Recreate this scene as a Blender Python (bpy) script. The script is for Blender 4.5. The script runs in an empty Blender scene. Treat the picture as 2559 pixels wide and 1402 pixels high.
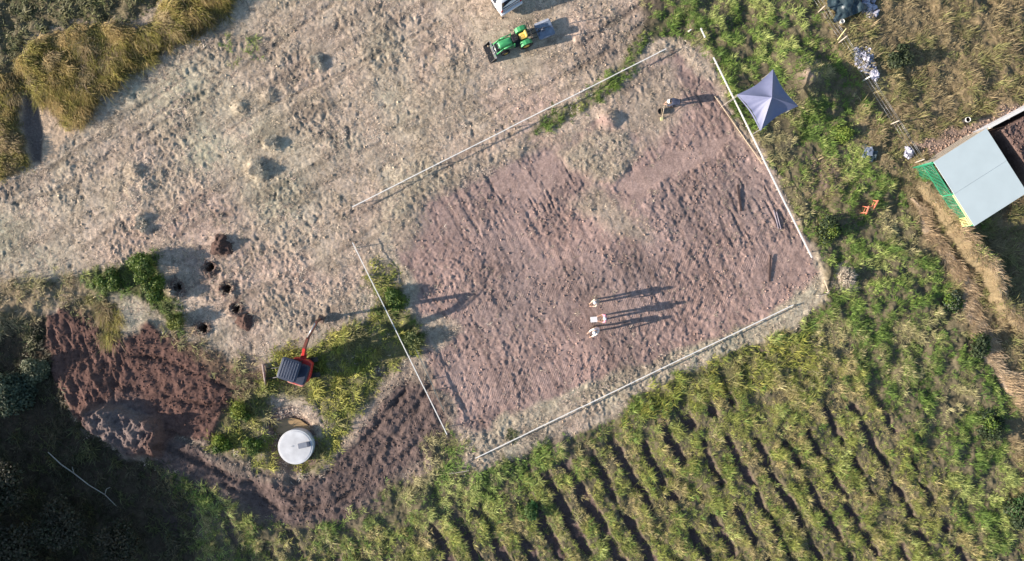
import bpy, math, random
import numpy as np
from mathutils import Vector, Matrix, Euler
R = math.radians
random.seed(7)
# ------------------------------------------------------------------ camera, sky, sun, exposure
SC = bpy.context.scene
COL = SC.collection
S = 36.6            # photo pixels per metre on the ground
HC = 47.0           # height of the drone
SUN_EL, SUN_AZ = 17.0, 190.5      # degrees; azimuth counted from +x, direction TO the sun
cam_d = bpy.data.cameras.new('camera'); cam = bpy.data.objects.new('camera', cam_d); COL.objects.link(cam)
cam.location = (0, 0, HC); cam.rotation_euler = (0, 0, 0)
cam_d.sensor_width = 36; cam_d.lens = 18 / ((2559 / S / 2) / HC); cam_d.clip_end = 2000; cam_d.clip_start = 0.5
SC.camera = cam
w = bpy.data.worlds.new('World'); SC.world = w; w.use_nodes = True
nt = w.node_tree; bg = nt.nodes['Background']
sky = nt.nodes.new('ShaderNodeTexSky'); sky.sky_type = 'NISHITA'; sky.sun_disc = False
sky.sun_elevation = R(SUN_EL); sky.sun_rotation = R(90 - SUN_AZ)
sky.air_density = 1.0; sky.dust_density = 0.6; sky.ozone_density = 1.5
nt.links.new(sky.outputs[0], bg.inputs[0]); bg.inputs[1].default_value = 0.10
sl = bpy.data.lights.new('sun', 'SUN'); so = bpy.data.objects.new('sun', sl); COL.objects.link(so)
sl.energy = 5.0; sl.angle = R(0.5); sl.color = (1.0, 0.88, 0.77)
sd = Vector((math.cos(R(SUN_AZ)) * math.cos(R(SUN_EL)), math.sin(R(SUN_AZ)) * math.cos(R(SUN_EL)), math.sin(R(SUN_EL))))
so.rotation_euler = sd.to_track_quat('Z', 'Y').to_euler(); so.location = sd * 60
SC.view_settings.view_transform = 'Standard'; SC.view_settings.look = 'None'
SC.view_settings.gamma = 1.0; SC.view_settings.exposure = 1.08
SC.render.engine = 'CYCLES'
try:
    SC.cycles.max_bounces = 5; SC.cycles.diffuse_bounces = 2; SC.cycles.transmission_bounces = 2
except Exception: pass

# ------------------------------------------------------------------ helpers
def P(px, py, z=0.0):
    """world point at height z seen at photo pixel px, py"""
    k = (HC - z) / HC / S
    return Vector(((px - 1279.5) * k, (701 - py) * k, z))
def W2(px, py): return ((np.asarray(px, float) - 1279.5) / S, (701 - np.asarray(py, float)) / S)
def lin(r, g, b):
    f = lambda c: (c / 255 / 12.92) if c <= 10 else ((c / 255 + 0.055) / 1.055) ** 2.4
    return (f(r), f(g), f(b))
class Noise:
    def __init__(s, seed): s.t = np.random.RandomState(seed).rand(256, 256).astype(np.float32)
    def __call__(s, x, y, sc):
        x = x / sc + 1000.37; y = y / sc + 1000.71
        xi = np.floor(x).astype(np.int64); yi = np.floor(y).astype(np.int64)
        fx = x - xi; fy = y - yi
        fx = fx * fx * (3 - 2 * fx); fy = fy * fy * (3 - 2 * fy)
        a = s.t[xi % 256, yi % 256]; b = s.t[(xi + 1) % 256, yi % 256]
        c = s.t[xi % 256, (yi + 1) % 256]; d = s.t[(xi + 1) % 256, (yi + 1) % 256]
        return (a * (1 - fx) + b * fx) * (1 - fy) + (c * (1 - fx) + d * fx) * fy
NS = [Noise(i + 11) for i in range(12)]
def rot2(x, y, a): c, s = math.cos(a), math.sin(a); return x * c + y * s, -x * s + y * c
def fbm(x, y, sc, oct=4, k=0, gain=0.5):
    v = 0; a = 1; t = 0
    for i in range(oct):
        xr, yr = rot2(x, y, 0.7 * i + k); v = v + a * NS[(k + i) % 12](xr, yr, sc / 2 ** i); t += a; a *= gain
    return v / t
def ridg(x, y, sc, k=0): return 1 - np.abs(2 * fbm(x, y, sc, 3, k) - 1)
def sstep(a, b, x): t = np.clip((x - a) / (b - a), 0, 1); return t * t * (3 - 2 * t)
def poly_sd(x, y, pts, ext=True):
    """signed distance (positive inside) in metres to polygon given in photo pixels"""
    if ext:   # corners lying past the picture reach on to the rim of the modelled ground
        pts = [(p[0] - 300 if p[0] < -30 else p[0] + 300 if p[0] > 2590 else p[0], p[1] - 250 if p[1] < -25 else p[1] + 250 if p[1] > 1450 else p[1]) for p in pts]
    px, py = W2([p[0] for p in pts], [p[1] for p in pts]); n = len(pts)
    d2 = np.full(x.shape, 1e9); ins = np.zeros(x.shape, bool)
    for i in range(n):
        ax, ay = px[i], py[i]; bx, by = px[(i + 1) % n], py[(i + 1) % n]
        ex, ey = bx - ax, by - ay; wx, wy = x - ax, y - ay
        t = np.clip((wx * ex + wy * ey) / (ex * ex + ey * ey + 1e-9), 0, 1)
        d2 = np.minimum(d2, (wx - ex * t) ** 2 + (wy - ey * t) ** 2)
        if ay != by:
            c = ((ay <= y) & (by > y)) | ((by <= y) & (ay > y))
            xx = ax + (y - ay) / (by - ay) * ex
            ins ^= c & (x < xx)
    return np.where(ins, 1, -1) * np.sqrt(d2)
def line_d(x, y, pts):
    px, py = W2([p[0] for p in pts], [p[1] for p in pts]); d2 = np.full(x.shape, 1e9)
    for i in range(len(pts) - 1):
        ax, ay = px[i], py[i]; ex, ey = px[i + 1] - ax, py[i + 1] - ay; wx, wy = x - ax, y - ay
        t = np.clip((wx * ex + wy * ey) / (ex * ex + ey * ey + 1e-9), 0, 1)
        d2 = np.minimum(d2, (wx - ex * t) ** 2 + (wy - ey * t) ** 2)
    return np.sqrt(d2)
def disc(x, y, px, py, rpx, soft=0.4):
    cx, cy = W2(px, py); d = np.hypot(x - cx, y - cy); r = rpx / S
    return sstep(r * (1 + soft), r * (1 - soft), d)

def tag(o, label=None, cat=None, group=None, kind=None):
    if label: o['label'] = label
    if cat: o['category'] = cat
    if group: o['group'] = group
    if kind: o['kind'] = kind
    return o
def thing(name, loc, rz, label, cat, group=None):
    o = bpy.data.objects.new(name, None); COL.objects.link(o); o.location = loc; o.rotation_euler = (0, 0, rz)
    o.empty_display_size = 0.3
    return tag(o, label, cat, group)
def link(name, me, mat=None, parent=None):
    o = bpy.data.objects.new(name, me); COL.objects.link(o)
    if mat: me.materials.append(mat)
    if parent: o.parent = parent
    return o
class MB:
    def __init__(s): s.v = []; s.f = []; s.sm = []
    def add(s, vs, fs, smooth=False):
        n = len(s.v); s.v += [tuple(v) for v in vs]; s.f += [tuple(n + i for i in f) for f in fs]; s.sm += [smooth] * len(fs); return s
    def box(s, c, d, rot=(0, 0, 0), taper=1.0, taper_y=None):
        m = Euler(rot).to_matrix(); c = Vector(c); ty = taper if taper_y is None else taper_y; vs = []
        for z in (-.5, .5):
            for x, y in ((-.5, -.5), (.5, -.5), (.5, .5), (-.5, .5)):
                k = (taper, ty) if z > 0 else (1, 1)
                vs.append(c + m @ Vector((x * d[0] * k[0], y * d[1] * k[1], z * d[2])))
        return s.add(vs, [(3, 2, 1, 0), (4, 5, 6, 7), (0, 1, 5, 4), (1, 2, 6, 5), (2, 3, 7, 6), (3, 0, 4, 7)])
    def rbox(s, c, d, r, rot=(0, 0, 0), h=None, seg=4, dome=0.0):
        """plan with rounded corners, bevelled top edge"""
        m = Euler(rot).to_matrix(); c = Vector(c); h = h if h is not None else min(r * .5, d[2] * .3); rings = []
        def ring(inset, z):
            o = []
            for q, (sx, sy) in enumerate(((1, 1), (-1, 1), (-1, -1), (1, -1))):
                for i in range(seg + 1):
                    a = math.pi / 2 * (q + i / seg)
                    o.append(c + m @ Vector((sx * (d[0] / 2 - r) + (r - inset) * math.cos(a), sy * (d[1] / 2 - r) + (r - inset) * math.sin(a), z)))
            return o
        hh = d[2] / 2
        for ins, z in ((h * .6, -hh), (0, -hh + h * .6), (0, hh - h), (h * .3, hh - h * .3), (h, hh)): rings.append(ring(min(ins, r * .98), z))
        n = len(rings[0]); vs = [v for r_ in rings for v in r_]; fs = []
        for k in range(len(rings) - 1):
            for i in range(n): fs.append((k * n + i, k * n + (i + 1) % n, (k + 1) * n + (i + 1) % n, (k + 1) * n + i))
        vs.append(c + m @ Vector((0, 0, hh + dome))); t = len(vs) - 1; b = (len(rings) - 1) * n
        for i in range(n): fs.append((b + i, b + (i + 1) % n, t))
        fs.append(tuple(reversed(range(n))))
        return s.add(vs, fs, dome > 0)
    def tube(s, p0, p1, r0, r1=None, seg=8, cap=True, smooth=True):
        p0, p1 = Vector(p0), Vector(p1); r1 = r0 if r1 is None else r1; q = (p1 - p0).to_track_quat('Z', 'Y'); vs = []
        for p, r in ((p0, r0), (p1, r1)):
            for i in range(seg):
                a = 2 * math.pi * i / seg; vs.append(p + q @ Vector((r * math.cos(a), r * math.sin(a), 0)))
        s.add(vs, [(i, (i + 1) % seg, seg + (i + 1) % seg, seg + i) for i in range(seg)], smooth)
        if cap:
            n = len(s.v) - 2 * seg
            s.f += [tuple(n + i for i in reversed(range(seg))), tuple(n + seg + i for i in range(seg))]; s.sm += [False, False]
        return s
    def path(s, pts, r, seg=6):
        for i in range(len(pts) - 1):
            ra = r[i] if isinstance(r, (list, tuple)) else r; rb = r[i + 1] if isinstance(r, (list, tuple)) else r
            s.tube(pts[i], pts[i + 1], ra, rb, seg)
        return s
    def lathe(s, prof, c=(0, 0, 0), seg=32, axis='Z', smooth=True):
        c = Vector(c); vs = []; fs = []
        for r, z in prof:
            for i in range(seg):
                a = 2 * math.pi * i / seg
                p = Vector((r * math.cos(a), r * math.sin(a), z))
                if axis == 'Y': p = Vector((p.x, p.z, p.y))
                vs.append(c + p)
        for k in range(len(prof) - 1):
            for i in range(seg): fs.append((k * seg + i, k * seg + (i + 1) % seg, (k + 1) * seg + (i + 1) % seg, (k + 1) * seg + i))
        return s.add(vs, fs, smooth)
    def prism(s, pts, y0, y1):
        """profile in x,z extruded along y"""
        n = len(pts); vs = [(p[0], y0, p[1]) for p in pts] + [(p[0], y1, p[1]) for p in pts]
        return s.add(vs, [tuple(range(n)), tuple(reversed(range(n, 2 * n)))] + [(i, n + i, n + (i + 1) % n, (i + 1) % n) for i in range(n)])
    def build(s, name, mat, parent=None, bevel=0):
        me = bpy.data.meshes.new(name); me.from_pydata(s.v, [], s.f); me.polygons.foreach_set('use_smooth', s.sm); me.update()
        o = link(name, me, mat, parent)
        if bevel:
            b = o.modifiers.new('bevel', 'BEVEL'); b.width = bevel; b.segments = 2; b.limit_method = 'ANGLE'
        return o

_M = {}
def mat(name, col, rough=0.6, metal=0.0, var=0.15, scale=6.0, bump=0.1, spec=0.5, wear=None):
    if name in _M: return _M[name]
    m = bpy.data.materials.new(name); m.use_nodes = True; t = m.node_tree; b = t.nodes['Principled BSDF']
    b.inputs['Roughness'].default_value = rough; b.inputs['Metallic'].default_value = metal
    b.inputs['Specular IOR Level'].default_value = spec
    tc = t.nodes.new('ShaderNodeTexCoord'); n = t.nodes.new('ShaderNodeTexNoise'); n.inputs['Scale'].default_value = scale; n.inputs['Detail'].default_value = 6
    t.links.new(tc.outputs['Object'], n.inputs['Vector'])
    r = t.nodes.new('ShaderNodeValToRGB'); t.links.new(n.outputs['Fac'], r.inputs['Fac'])
    r.color_ramp.elements[0].position = .3; r.color_ramp.elements[1].position = .7
    c2 = wear or tuple(min(1, c * (1 + var)) for c in col); c1 = tuple(c * (1 - var) for c in col)
    r.color_ramp.elements[0].color = (*c1, 1); r.color_ramp.elements[1].color = (*c2, 1)
    t.links.new(r.outputs['Color'], b.inputs['Base Color'])
    if bump:
        bp = t.nodes.new('ShaderNodeBump'); bp.inputs['Strength'].default_value = bump; bp.inputs['Distance'].default_value = .02
        t.links.new(n.outputs['Fac'], bp.inputs['Height']); t.links.new(bp.outputs['Normal'], b.inputs['Normal'])
    _M[name] = m; return m
def attr_mat(name, rough=0.7, transl=0.0, fine=None, spec=0.3, noise_amt=0.25):
    m = bpy.data.materials.new(name); m.use_nodes = True; t = m.node_tree; b = t.nodes['Principled BSDF']
    b.inputs['Roughness'].default_value = rough; b.inputs['Specular IOR Level'].default_value = spec
    a = t.nodes.new('ShaderNodeAttribute'); a.attribute_name = 'Col'
    src = a.outputs['Color']
    if fine:
        tc = t.nodes.new('ShaderNodeTexCoord'); n = t.nodes.new('ShaderNodeTexNoise'); n.inputs['Scale'].default_value = fine; n.inputs['Detail'].default_value = 4
        n.inputs['Roughness'].default_value = .7
        t.links.new(tc.outputs['Object'], n.inputs['Vector'])
        mr = t.nodes.new('ShaderNodeMapRange'); mr.inputs[1].default_value = .3; mr.inputs[2].default_value = .7
        mr.inputs[3].default_value = 1 - noise_amt; mr.inputs[4].default_value = 1 + noise_amt
        t.links.new(n.outputs['Fac'], mr.inputs[0])
        mx = t.nodes.new('ShaderNodeVectorMath'); mx.operation = 'SCALE'
        t.links.new(src, mx.inputs[0]); t.links.new(mr.outputs[0], mx.inputs['Scale']); src = mx.outputs[0]
        # corrugated crawler-track prints, masked by the attribute Track
        at = t.nodes.new('ShaderNodeAttribute'); at.attribute_name = 'Track'
        wv = t.nodes.new('ShaderNodeTexWave'); wv.inputs['Scale'].default_value = 2.7; wv.inputs['Distortion'].default_value = 3.0
        wv.inputs['Detail'].default_value = 2; wv.inputs['Detail Scale'].default_value = .6; wv.wave_profile = 'SIN'
        mp = t.nodes.new('ShaderNodeMapping'); mp.inputs['Rotation'].default_value = (0, 0, R(-17)); mp.inputs['Scale'].default_value = (1, 1, 0)
        t.links.new(tc.outputs['Object'], mp.inputs[0]); t.links.new(mp.outputs[0], wv.inputs['Vector'])
        mm = t.nodes.new('ShaderNodeMath'); mm.operation = 'MULTIPLY'; t.links.new(wv.outputs['Fac'], mm.inputs[0]); t.links.new(at.outputs['Fac'], mm.inputs[1])
        bp0 = t.nodes.new('ShaderNodeBump'); bp0.inputs['Strength'].default_value = 1; bp0.inputs['Distance'].default_value = .007
        t.links.new(mm.outputs[0], bp0.inputs['Height'])
        bp = t.nodes.new('ShaderNodeBump'); bp.inputs['Strength'].default_value = .9; bp.inputs['Distance'].default_value = .035
        t.links.new(n.outputs['Fac'], bp.inputs['Height']); t.links.new(bp0.outputs['Normal'], bp.inputs['Normal'])
        t.links.new(bp.outputs['Normal'], b.inputs['Normal'])
    t.links.new(src, b.inputs['Base Color'])
    if transl:
        tr = t.nodes.new('ShaderNodeBsdfTranslucent'); t.links.new(src, tr.inputs['Color'])
        mx = t.nodes.new('ShaderNodeMixShader'); mx.inputs[0].default_value = transl
        t.links.new(b.outputs[0], mx.inputs[1]); t.links.new(tr.outputs[0], mx.inputs[2])
        t.links.new(mx.outputs[0], t.nodes['Material Output'].inputs[0])
    return m
def np_mesh(name, V, loops, starts, totals, col, material, parent=None, smooth=False, extra=None):
    me = bpy.data.meshes.new(name); me.vertices.add(len(V)); me.vertices.foreach_set('co', np.asarray(V, np.float32).ravel())
    me.loops.add(len(loops)); me.loops.foreach_set('vertex_index', loops.astype(np.int32))
    me.polygons.add(len(starts)); me.polygons.foreach_set('loop_start', starts.astype(np.int32)); me.polygons.foreach_set('loop_total', totals.astype(np.int32))
    if smooth: me.polygons.foreach_set('use_smooth', np.ones(len(starts), bool))
    if col is not None:
        ca = me.attributes.new('Col', 'FLOAT_COLOR', 'POINT'); c4 = np.ones((len(V), 4), np.float32); c4[:, :3] = col; ca.data.foreach_set('color', c4.ravel())
    for k, v in (extra or {}).items():
        fa = me.attributes.new(k, 'FLOAT', 'POINT'); fa.data.foreach_set('value', v.astype(np.float32).ravel())
    me.update(calc_edges=True); me.validate()
    return link(name, me, material, parent)

# ------------------------------------------------------------------ land cover
STEP = 0.065
fx = np.arange(-40.3, 40.31, STEP); fy = np.arange(-24.05, 24.06, STEP)
GX, GY = np.meshgrid(fx, fy)
wx = GX + 1.0 * (fbm(GX, GY, 1.6, 4, 1, .6) - .5) * 1.3; wy = GY + 1.0 * (fbm(GX, GY, 1.6, 4, 4, .6) - .5) * 1.3
CL = ['straw', 'pad', 'earth', 'track', 'weeds', 'scrub', 'path', 'chips', 'tall', 'low', 'forest', 'green', 'smooth', 'dryclump', 'bark', 'lime']
Wt = {c: np.zeros(GX.shape, np.float32) for c in CL}; Wt['straw'][:] = 1
def paint(c, m):
    m = m.astype(np.float32)
    for k in CL: Wt[k] *= (1 - m)
    Wt[c] += m
def pp(c, pts, soft=0.35, amt=1.0): paint(c, amt * sstep(-soft, soft, poly_sd(wx, wy, pts)))
# right-hand weeds and everything beyond
pp('weeds', [(1640, -50), (2750, -50), (2750, 1550), (700, 1550), (640, 1290), (820, 1290), (920, 1265), (970, 1200), (1130, 1165), (1190, 1175), (1400, 1100), (1540, 1045), (1600, 990), (1780, 905), (1900, 860), (1990, 800), (2060, 750), (2060, 650), (1990, 545), (1920, 400), (1840, 290), (1790, 190), (1740, 110), (1640, 90), (1600, 60)])
pp('weeds', [(380, 1150), (470, 1180), (560, 1230), (680, 1310), (740, 1550), (500, 1550)], .5)
pp('scrub', [(1990, -50), (2750, -50), (2750, 620), (2490, 560), (2480, 300), (2400, 340), (2300, 430), (2270, 400), (2180, 260), (2080, 110)])
pp('scrub', [(2000, 430), (2080, 380), (2110, 450), (2060, 520), (2010, 500)], .4, .8)
pp('scrub', [(2160, 260), (2290, 420), (2300, 500), (2230, 480), (2170, 390), (2120, 260)], .6, .9)
pp('scrub', [(2430, 560), (2750, 420), (2750, 1550), (2580, 1550), (2540, 1180), (2500, 900)], .5)
pp('scrub', [(2240, 470), (2330, 470), (2540, 800), (2620, 1000), (2620, 1150), (2500, 960), (2400, 780), (2300, 600)], .4)
pp('path', [(2275, 500), (2312, 520), (2370, 620), (2438, 735), (2478, 840), (2518, 935), (2600, 1050), (2600, 1090), (2530, 1030), (2475, 925), (2440, 830), (2405, 740), (2335, 610)], .12)
pp('chips', [(2280, 350), (2400, 300), (2480, 290), (2500, 260), (2559, 250), (2480, 330), (2330, 400)], .3)
pp('lime', [(1540, 1060), (1640, 960), (1790, 905), (1960, 840), (2020, 830), (2050, 900), (1900, 960), (1700, 1020)], .6, .7)
# pad
pp('pad', [(985, 560), (1060, 480), (1160, 440), (1200, 400), (1330, 385), (1420, 350), (1480, 310), (1560, 240), (1600, 170), (1690, 130), (1760, 200), (1840, 310), (1910, 420), (1970, 520), (2020, 600), (2050, 680), (1990, 730), (1900, 795), (1780, 845), (1640, 890), (1480, 955), (1330, 1015), (1200, 1075), (1150, 1060), (1090, 960), (1060, 880), (1040, 800), (1050, 720), (1000, 640)], .3)
pp('smooth', [(1535, 470), (1610, 415), (1700, 365), (1760, 350), (1840, 340), (1850, 360), (1760, 400), (1680, 440), (1590, 500)], .12, .85)
pp('smooth', [(1205, 405), (1255, 395), (1285, 455), (1240, 480)], .1, .8)
pp('smooth', [(1265, 440), (1310, 425), (1345, 490), (1290, 515)], .1, .7)
pp('smooth', [(1322, 410), (1375, 390), (1405, 450), (1352, 480)], .1, .9)
pp('smooth', [(1080, 520), (1130, 470), (1160, 480), (1190, 560), (1120, 600)], .3, .35)
pp('smooth', [(1930, 600), (2010, 620), (2030, 680), (1960, 710), (1910, 690)], .3, .5)
pp('dryclump', [(1390, 380), (1480, 330), (1560, 330), (1600, 380), (1560, 440), (1480, 450), (1420, 420)], .5, .8)
pp('straw', [(1560, 200), (1680, 150), (1700, 230), (1670, 330), (1560, 330), (1500, 280)], .5, .6)
pp('straw', [(1480, 460), (1560, 520), (1640, 600), (1560, 600), (1500, 560), (1420, 500)], .6, .5)
pp('straw', [(1560, 380), (1680, 260), (1720, 280), (1640, 370)], .5, .35)
pp('dryclump', [(1060, 470), (1200, 400), (1300, 350), (1340, 370), (1240, 420), (1120, 480), (1000, 560), (960, 540)], .5, .6)
pp('straw', [(1040, 800), (1120, 790), (1160, 830), (1090, 880)], .4, .7)
pp('green', [(1320, 345), (1370, 280), (1450, 245), (1520, 195), (1570, 110), (1600, 50), (1660, 30), (1650, 90), (1600, 150), (1580, 190), (1530, 232), (1450, 280), (1370, 340)], .4, .8)
pp('track', [(1400, 150), (1500, 60), (1600, -20), (1660, -20), (1640, 60), (1560, 130), (1480, 190)], .6, .45)
# bottom-left works
pp('track', [(380, 1040), (520, 1040), (600, 1000), (660, 980), (690, 1010), (620, 1090), (640, 1140), (760, 1190), (860, 1140), (960, 1010), (1080, 920), (1150, 1080), (1120, 1150), (990, 1210), (930, 1290), (800, 1320), (660, 1320), (560, 1250), (440, 1190), (370, 1160)], .5, .7)
pp('track', [(400, 1075), (500, 1120), (560, 1170), (700, 1205), (800, 1185), (870, 1110), (940, 1040), (1010, 960), (1080, 970), (1110, 1060), (1150, 1100), (1120, 1150), (1050, 1150), (970, 1200), (910, 1275), (800, 1300), (700, 1305), (640, 1280), (560, 1230), (470, 1190), (390, 1160)], .35)
pp('track', [(860, 940), (1010, 870), (1090, 960), (1010, 1010), (940, 1060), (880, 1010)], .6, .45)
pp('forest', [(-90, 770), (90, 790), (150, 800), (170, 940), (200, 1060), (300, 1130), (400, 1160), (470, 1260), (540, 1550), (-90, 1550)], .5)  # ground and undergrowth here darkened in colour for the corner's shade
pp('track', [(480, 860), (640, 900), (680, 960), (640, 1040), (520, 1080), (400, 1060), (440, 950)], .5, .6)
pp('earth', [(120, 800), (180, 750), (270, 790), (300, 835), (370, 810), (470, 850), (560, 880), (640, 935), (680, 985), (640, 1030), (560, 1060), (520, 1095), (450, 1090), (400, 1140), (330, 1140), (240, 1080), (200, 1050), (145, 950)], .3)
pp('scrub', [(370, 790), (440, 780), (500, 850), (640, 900), (680, 950), (640, 1000), (560, 960), (440, 860)], .5, .4)
pp('scrub', [(-40, 740), (190, 690), (300, 760), (240, 800), (150, 760), (60, 830), (-40, 830)], .5, .8)
pp('green', [(190, 700), (340, 645), (385, 630), (410, 720), (455, 800), (475, 850), (430, 830), (380, 770), (310, 730), (260, 740)], .35)
pp('tall', [(230, 740), (290, 760), (300, 835), (260, 830)], .3, .8)
pp('lime', [(690, 880), (780, 860), (870, 810), (940, 770), (965, 700), (1000, 720), (1055, 840), (1010, 900), (960, 970), (900, 1040), (850, 1120), (790, 1180), (730, 1170), (840, 1060), (780, 1010), (700, 990), (640, 1010)], .4, .9)
pp('lime', [(580, 1000), (680, 980), (690, 1060), (690, 1130), (700, 1170), (620, 1150), (520, 1110), (530, 1080)], .4, .8)
pp('green', [(930, 770), (1000, 720), (1060, 840), (1010, 880)], .3, .8)
# top-left
pp('low', [(-60, -60), (480, -60), (400, 20), (300, 55), (190, 50), (80, 100), (30, 190), (-60, 190)], .4)
pp('tall', [(25, 190), (80, 110), (180, 60), (300, 60), (345, 70), (410, 20), (500, -60), (700, -60), (560, 45), (480, 90), (380, 145), (310, 190), (250, 240), (180, 325), (110, 260), (60, 200)], .3)
pp('tall', [(-60, 180), (30, 190), (70, 230), (50, 300), (75, 400), (30, 430), (-60, 470)], .3)
pp('path', [(60, 215), (105, 255), (190, 328), (112, 415), (76, 405), (48, 310)], .15, .95)
# patches of weed in the mown field
for px_, py_, r_, k_, a_ in [(460, 60, 40, 'tall', .5), (330, 470, 60, 'dryclump', .6), (600, 130, 50, 'weeds', .25), (1110, 290, 90, 'dryclump', .35), (1150, 180, 60, 'dryclump', .3),
                          (1120, 1130, 50, 'weeds', .7), (1190, 1120, 40, 'dryclump', .6), (1000, 560, 60, 'dryclump', .5), (960, 680, 40, 'lime', .6), (1050, 440, 50, 'dryclump', .6), (2110, 700, 30, 'dryclump', .9)]:
    paint(k_, a_ * disc(wx, wy, px_, py_, r_, .5))
# compost bay and sand beside the tank
bay = [(2440, 338), (2560, 275), (2700, 210), (2760, 400), (2545, 480)]
paint('bark', sstep(-.1, .1, poly_sd(GX, GY, bay, False)))
sand_poly = [(672, 1062), (700, 1050), (730, 1046), (752, 1040), (770, 1062), (764, 1072), (740, 1078), (700, 1085), (680, 1075)]

dt = math.atan2(-.88, .475)
rw = GX * .88 + GY * .475 + .45 * (fbm(GX, GY, 8, 3, 7) - .5) + .12 * (fbm(GX, GY, .8, 2, 3) - .5)
rowfade = sstep(8, 26, GX)
rowmask = sstep(-1.2, 1.2, poly_sd(wx, wy, [(1290, 1240), (1360, 1160), (1480, 1130), (1560, 1090), (1700, 1030), (1900, 880), (2060, 830), (2200, 1000), (2330, 1150), (2450, 1402), (2450, 1550), (1000, 1550), (1000, 1330)]))
rowmask = np.maximum(rowmask, .6 * sstep(-.6, .6, poly_sd(wx, wy, [(380, 1150), (560, 1230), (680, 1310), (900, 1330), (1300, 1250), (1300, 1550), (500, 1550)])))
rowp = .5 + .5 * np.cos(2 * np.pi * rw / 1.72)
rown = fbm(GX, GY, 2.4, 3, 5)
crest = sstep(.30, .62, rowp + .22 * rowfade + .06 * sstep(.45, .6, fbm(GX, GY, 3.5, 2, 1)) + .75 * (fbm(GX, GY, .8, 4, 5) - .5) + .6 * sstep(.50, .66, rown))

U = fbm(GX, GY, 7, 4, 2)            # broad variation
V1 = fbm(GX, GY, .55, 4, 6)
V2 = fbm(GX, GY, .2, 3, 9)
RG = ridg(GX, GY, .42, 3); RG2 = ridg(GX, GY, .2, 8)
XW = GX + .34 * (fbm(GX, GY, .34, 3, 0) - .5); YW = GY + .34 * (fbm(GX, GY, .34, 3, 6) - .5)
RVAR = .35 + 1.15 * sstep(.36, .64, fbm(GX, GY, 2.6, 4, 9))          # churned and compacted patches
ax_, ay_ = rot2(XW, YW, R(-66))
AN = fbm(ax_ / 2.3, ay_, .24, 3, 10); AR = ridg(ax_ / 2.6, ay_, .30, 6); AR2 = ridg(ax_ / 4, ay_, .42, 1)
sx_, sy_ = rot2(GX, GY, R(31)); SW = fbm(sx_ / 7, sy_, .55, 3, 5)            # mowing swaths
rx_, ry_ = rot2(GX, GY, R(-62)); RUT = fbm(rx_ / 16, ry_, .26, 3, 1)          # blade scrapes in the pad
tx_, ty_ = rot2(GX, GY, R(17)); TB = fbm(tx_ / 8, ty_ + .8 * np.sin(tx_ / 6), .9, 2, 10)  # track bands
Z = .25 * (U - .5)
Z += (Wt['straw'] + Wt['dryclump']) * (.06 * (V1 - .5) + .02 * RG + .03 * RG2 + .05 * (SW - .5) - .06 * sstep(.74, .88, fbm(GX, GY, .5, 2, 8)) + RVAR * (.07 * (AN - .5) + .03 * AR + .10 * (fbm(XW, YW, .17, 3, 10) - .5)))
Z += Wt['dryclump'] * (.16 * RG)
padm = Wt['pad'] + Wt['smooth']
clod = sstep(.56, .70, fbm(GX, GY, .3, 3, 2)) * sstep(.42, .58, fbm(GX, GY, 2.2, 3, 9))
Z += Wt['pad'] * (.02 * (V1 - .5) + .012 * RG2 + .03 * (AN - .5) + .030 * AR2 + RVAR * .06 * (fbm(XW, YW, .16, 3, 4) - .5) + .040 * clod - .04 * sstep(.66, .78, fbm(GX, GY, .30, 2, 4)))
rutm = sstep(-1.5, 1.5, poly_sd(GX, GY, [(1650, 120), (1780, 190), (2030, 600), (1960, 680), (1800, 560), (1620, 520), (1480, 560), (1330, 700), (1180, 640), (1080, 470), (1400, 380), (1640, 300)]))
Z += Wt['pad'] * ((.25 + .75 * rutm) * (-.07 * sstep(.60, .70, RUT) * sstep(.42, .56, fbm(GX, GY, 2.5, 3, 6)) + .07 * (RUT - .5)))
Z += Wt['smooth'] * .012 * V1
ex_, ey_ = rot2(GX, GY, R(-72)); ER = ridg(ex_ / 3, ey_, .5, 2); hx_, hy_ = rot2(GX, GY, R(8)); EH = ridg(hx_ / 4, hy_, .55, 5)
eleft = sstep(-24.5, -27.5, GX)
Z += Wt['earth'] * (.20 * (V1 - .5) + .26 * ER * eleft + .20 * EH * (1 - eleft) + .03 * RG + .03 * RG2 + .12 * (fbm(GX, GY, .30, 4, 7) - .5))
Z += Wt['track'] * (.24 * (V1 - .5) + .03 * RG + .03 * RG2 + .12 * (fbm(GX, GY, .28, 4, 7) - .5))
Z += Wt['bark'] * (.35 * (V1 - .5) + .22 * RG2 + 1.8 * sstep(.0, .25, poly_sd(GX, GY, bay, False)))
Z += Wt['chips'] * (.06 * RG + .07 * RG2)
veg = Wt['weeds'] + Wt['scrub'] + Wt['green'] + Wt['lime'] + Wt['low'] + Wt['forest']
lump = fbm(GX, GY, 1.3, 4, 7); lump2 = fbm(GX, GY, .62, 3, 9)
Z += veg * (.60 * (lump - .5) * (1 - .5 * rowmask) + .30 * (lump2 - .5) + .06 * RG2)
Z += rowmask * (veg) * (.26 * (crest - .5))
edge_tall = sstep(0, .6, poly_sd(wx, wy, [(25, 190), (80, 110), (180, 60), (300, 60), (345, 70), (410, 20), (500, -60), (700, -60), (560, 45), (480, 90), (380, 145), (310, 190), (250, 240), (180, 325), (110, 260), (60, 200)]))
left_bank = sstep(-33.0, -34.2, GX) * sstep(14.5, 13.0, GY)
edge_tall = np.maximum(edge_tall, .75 * sstep(0, .6, poly_sd(wx, wy, [(-60, 180), (30, 190), (70, 230), (50, 300), (75, 400), (30, 430), (-60, 470)])))
Z += edge_tall * (.45 + .4 * (lump - .4))
Z += Wt['path'] * (.10 * V1 + .06 * RG2)
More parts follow.
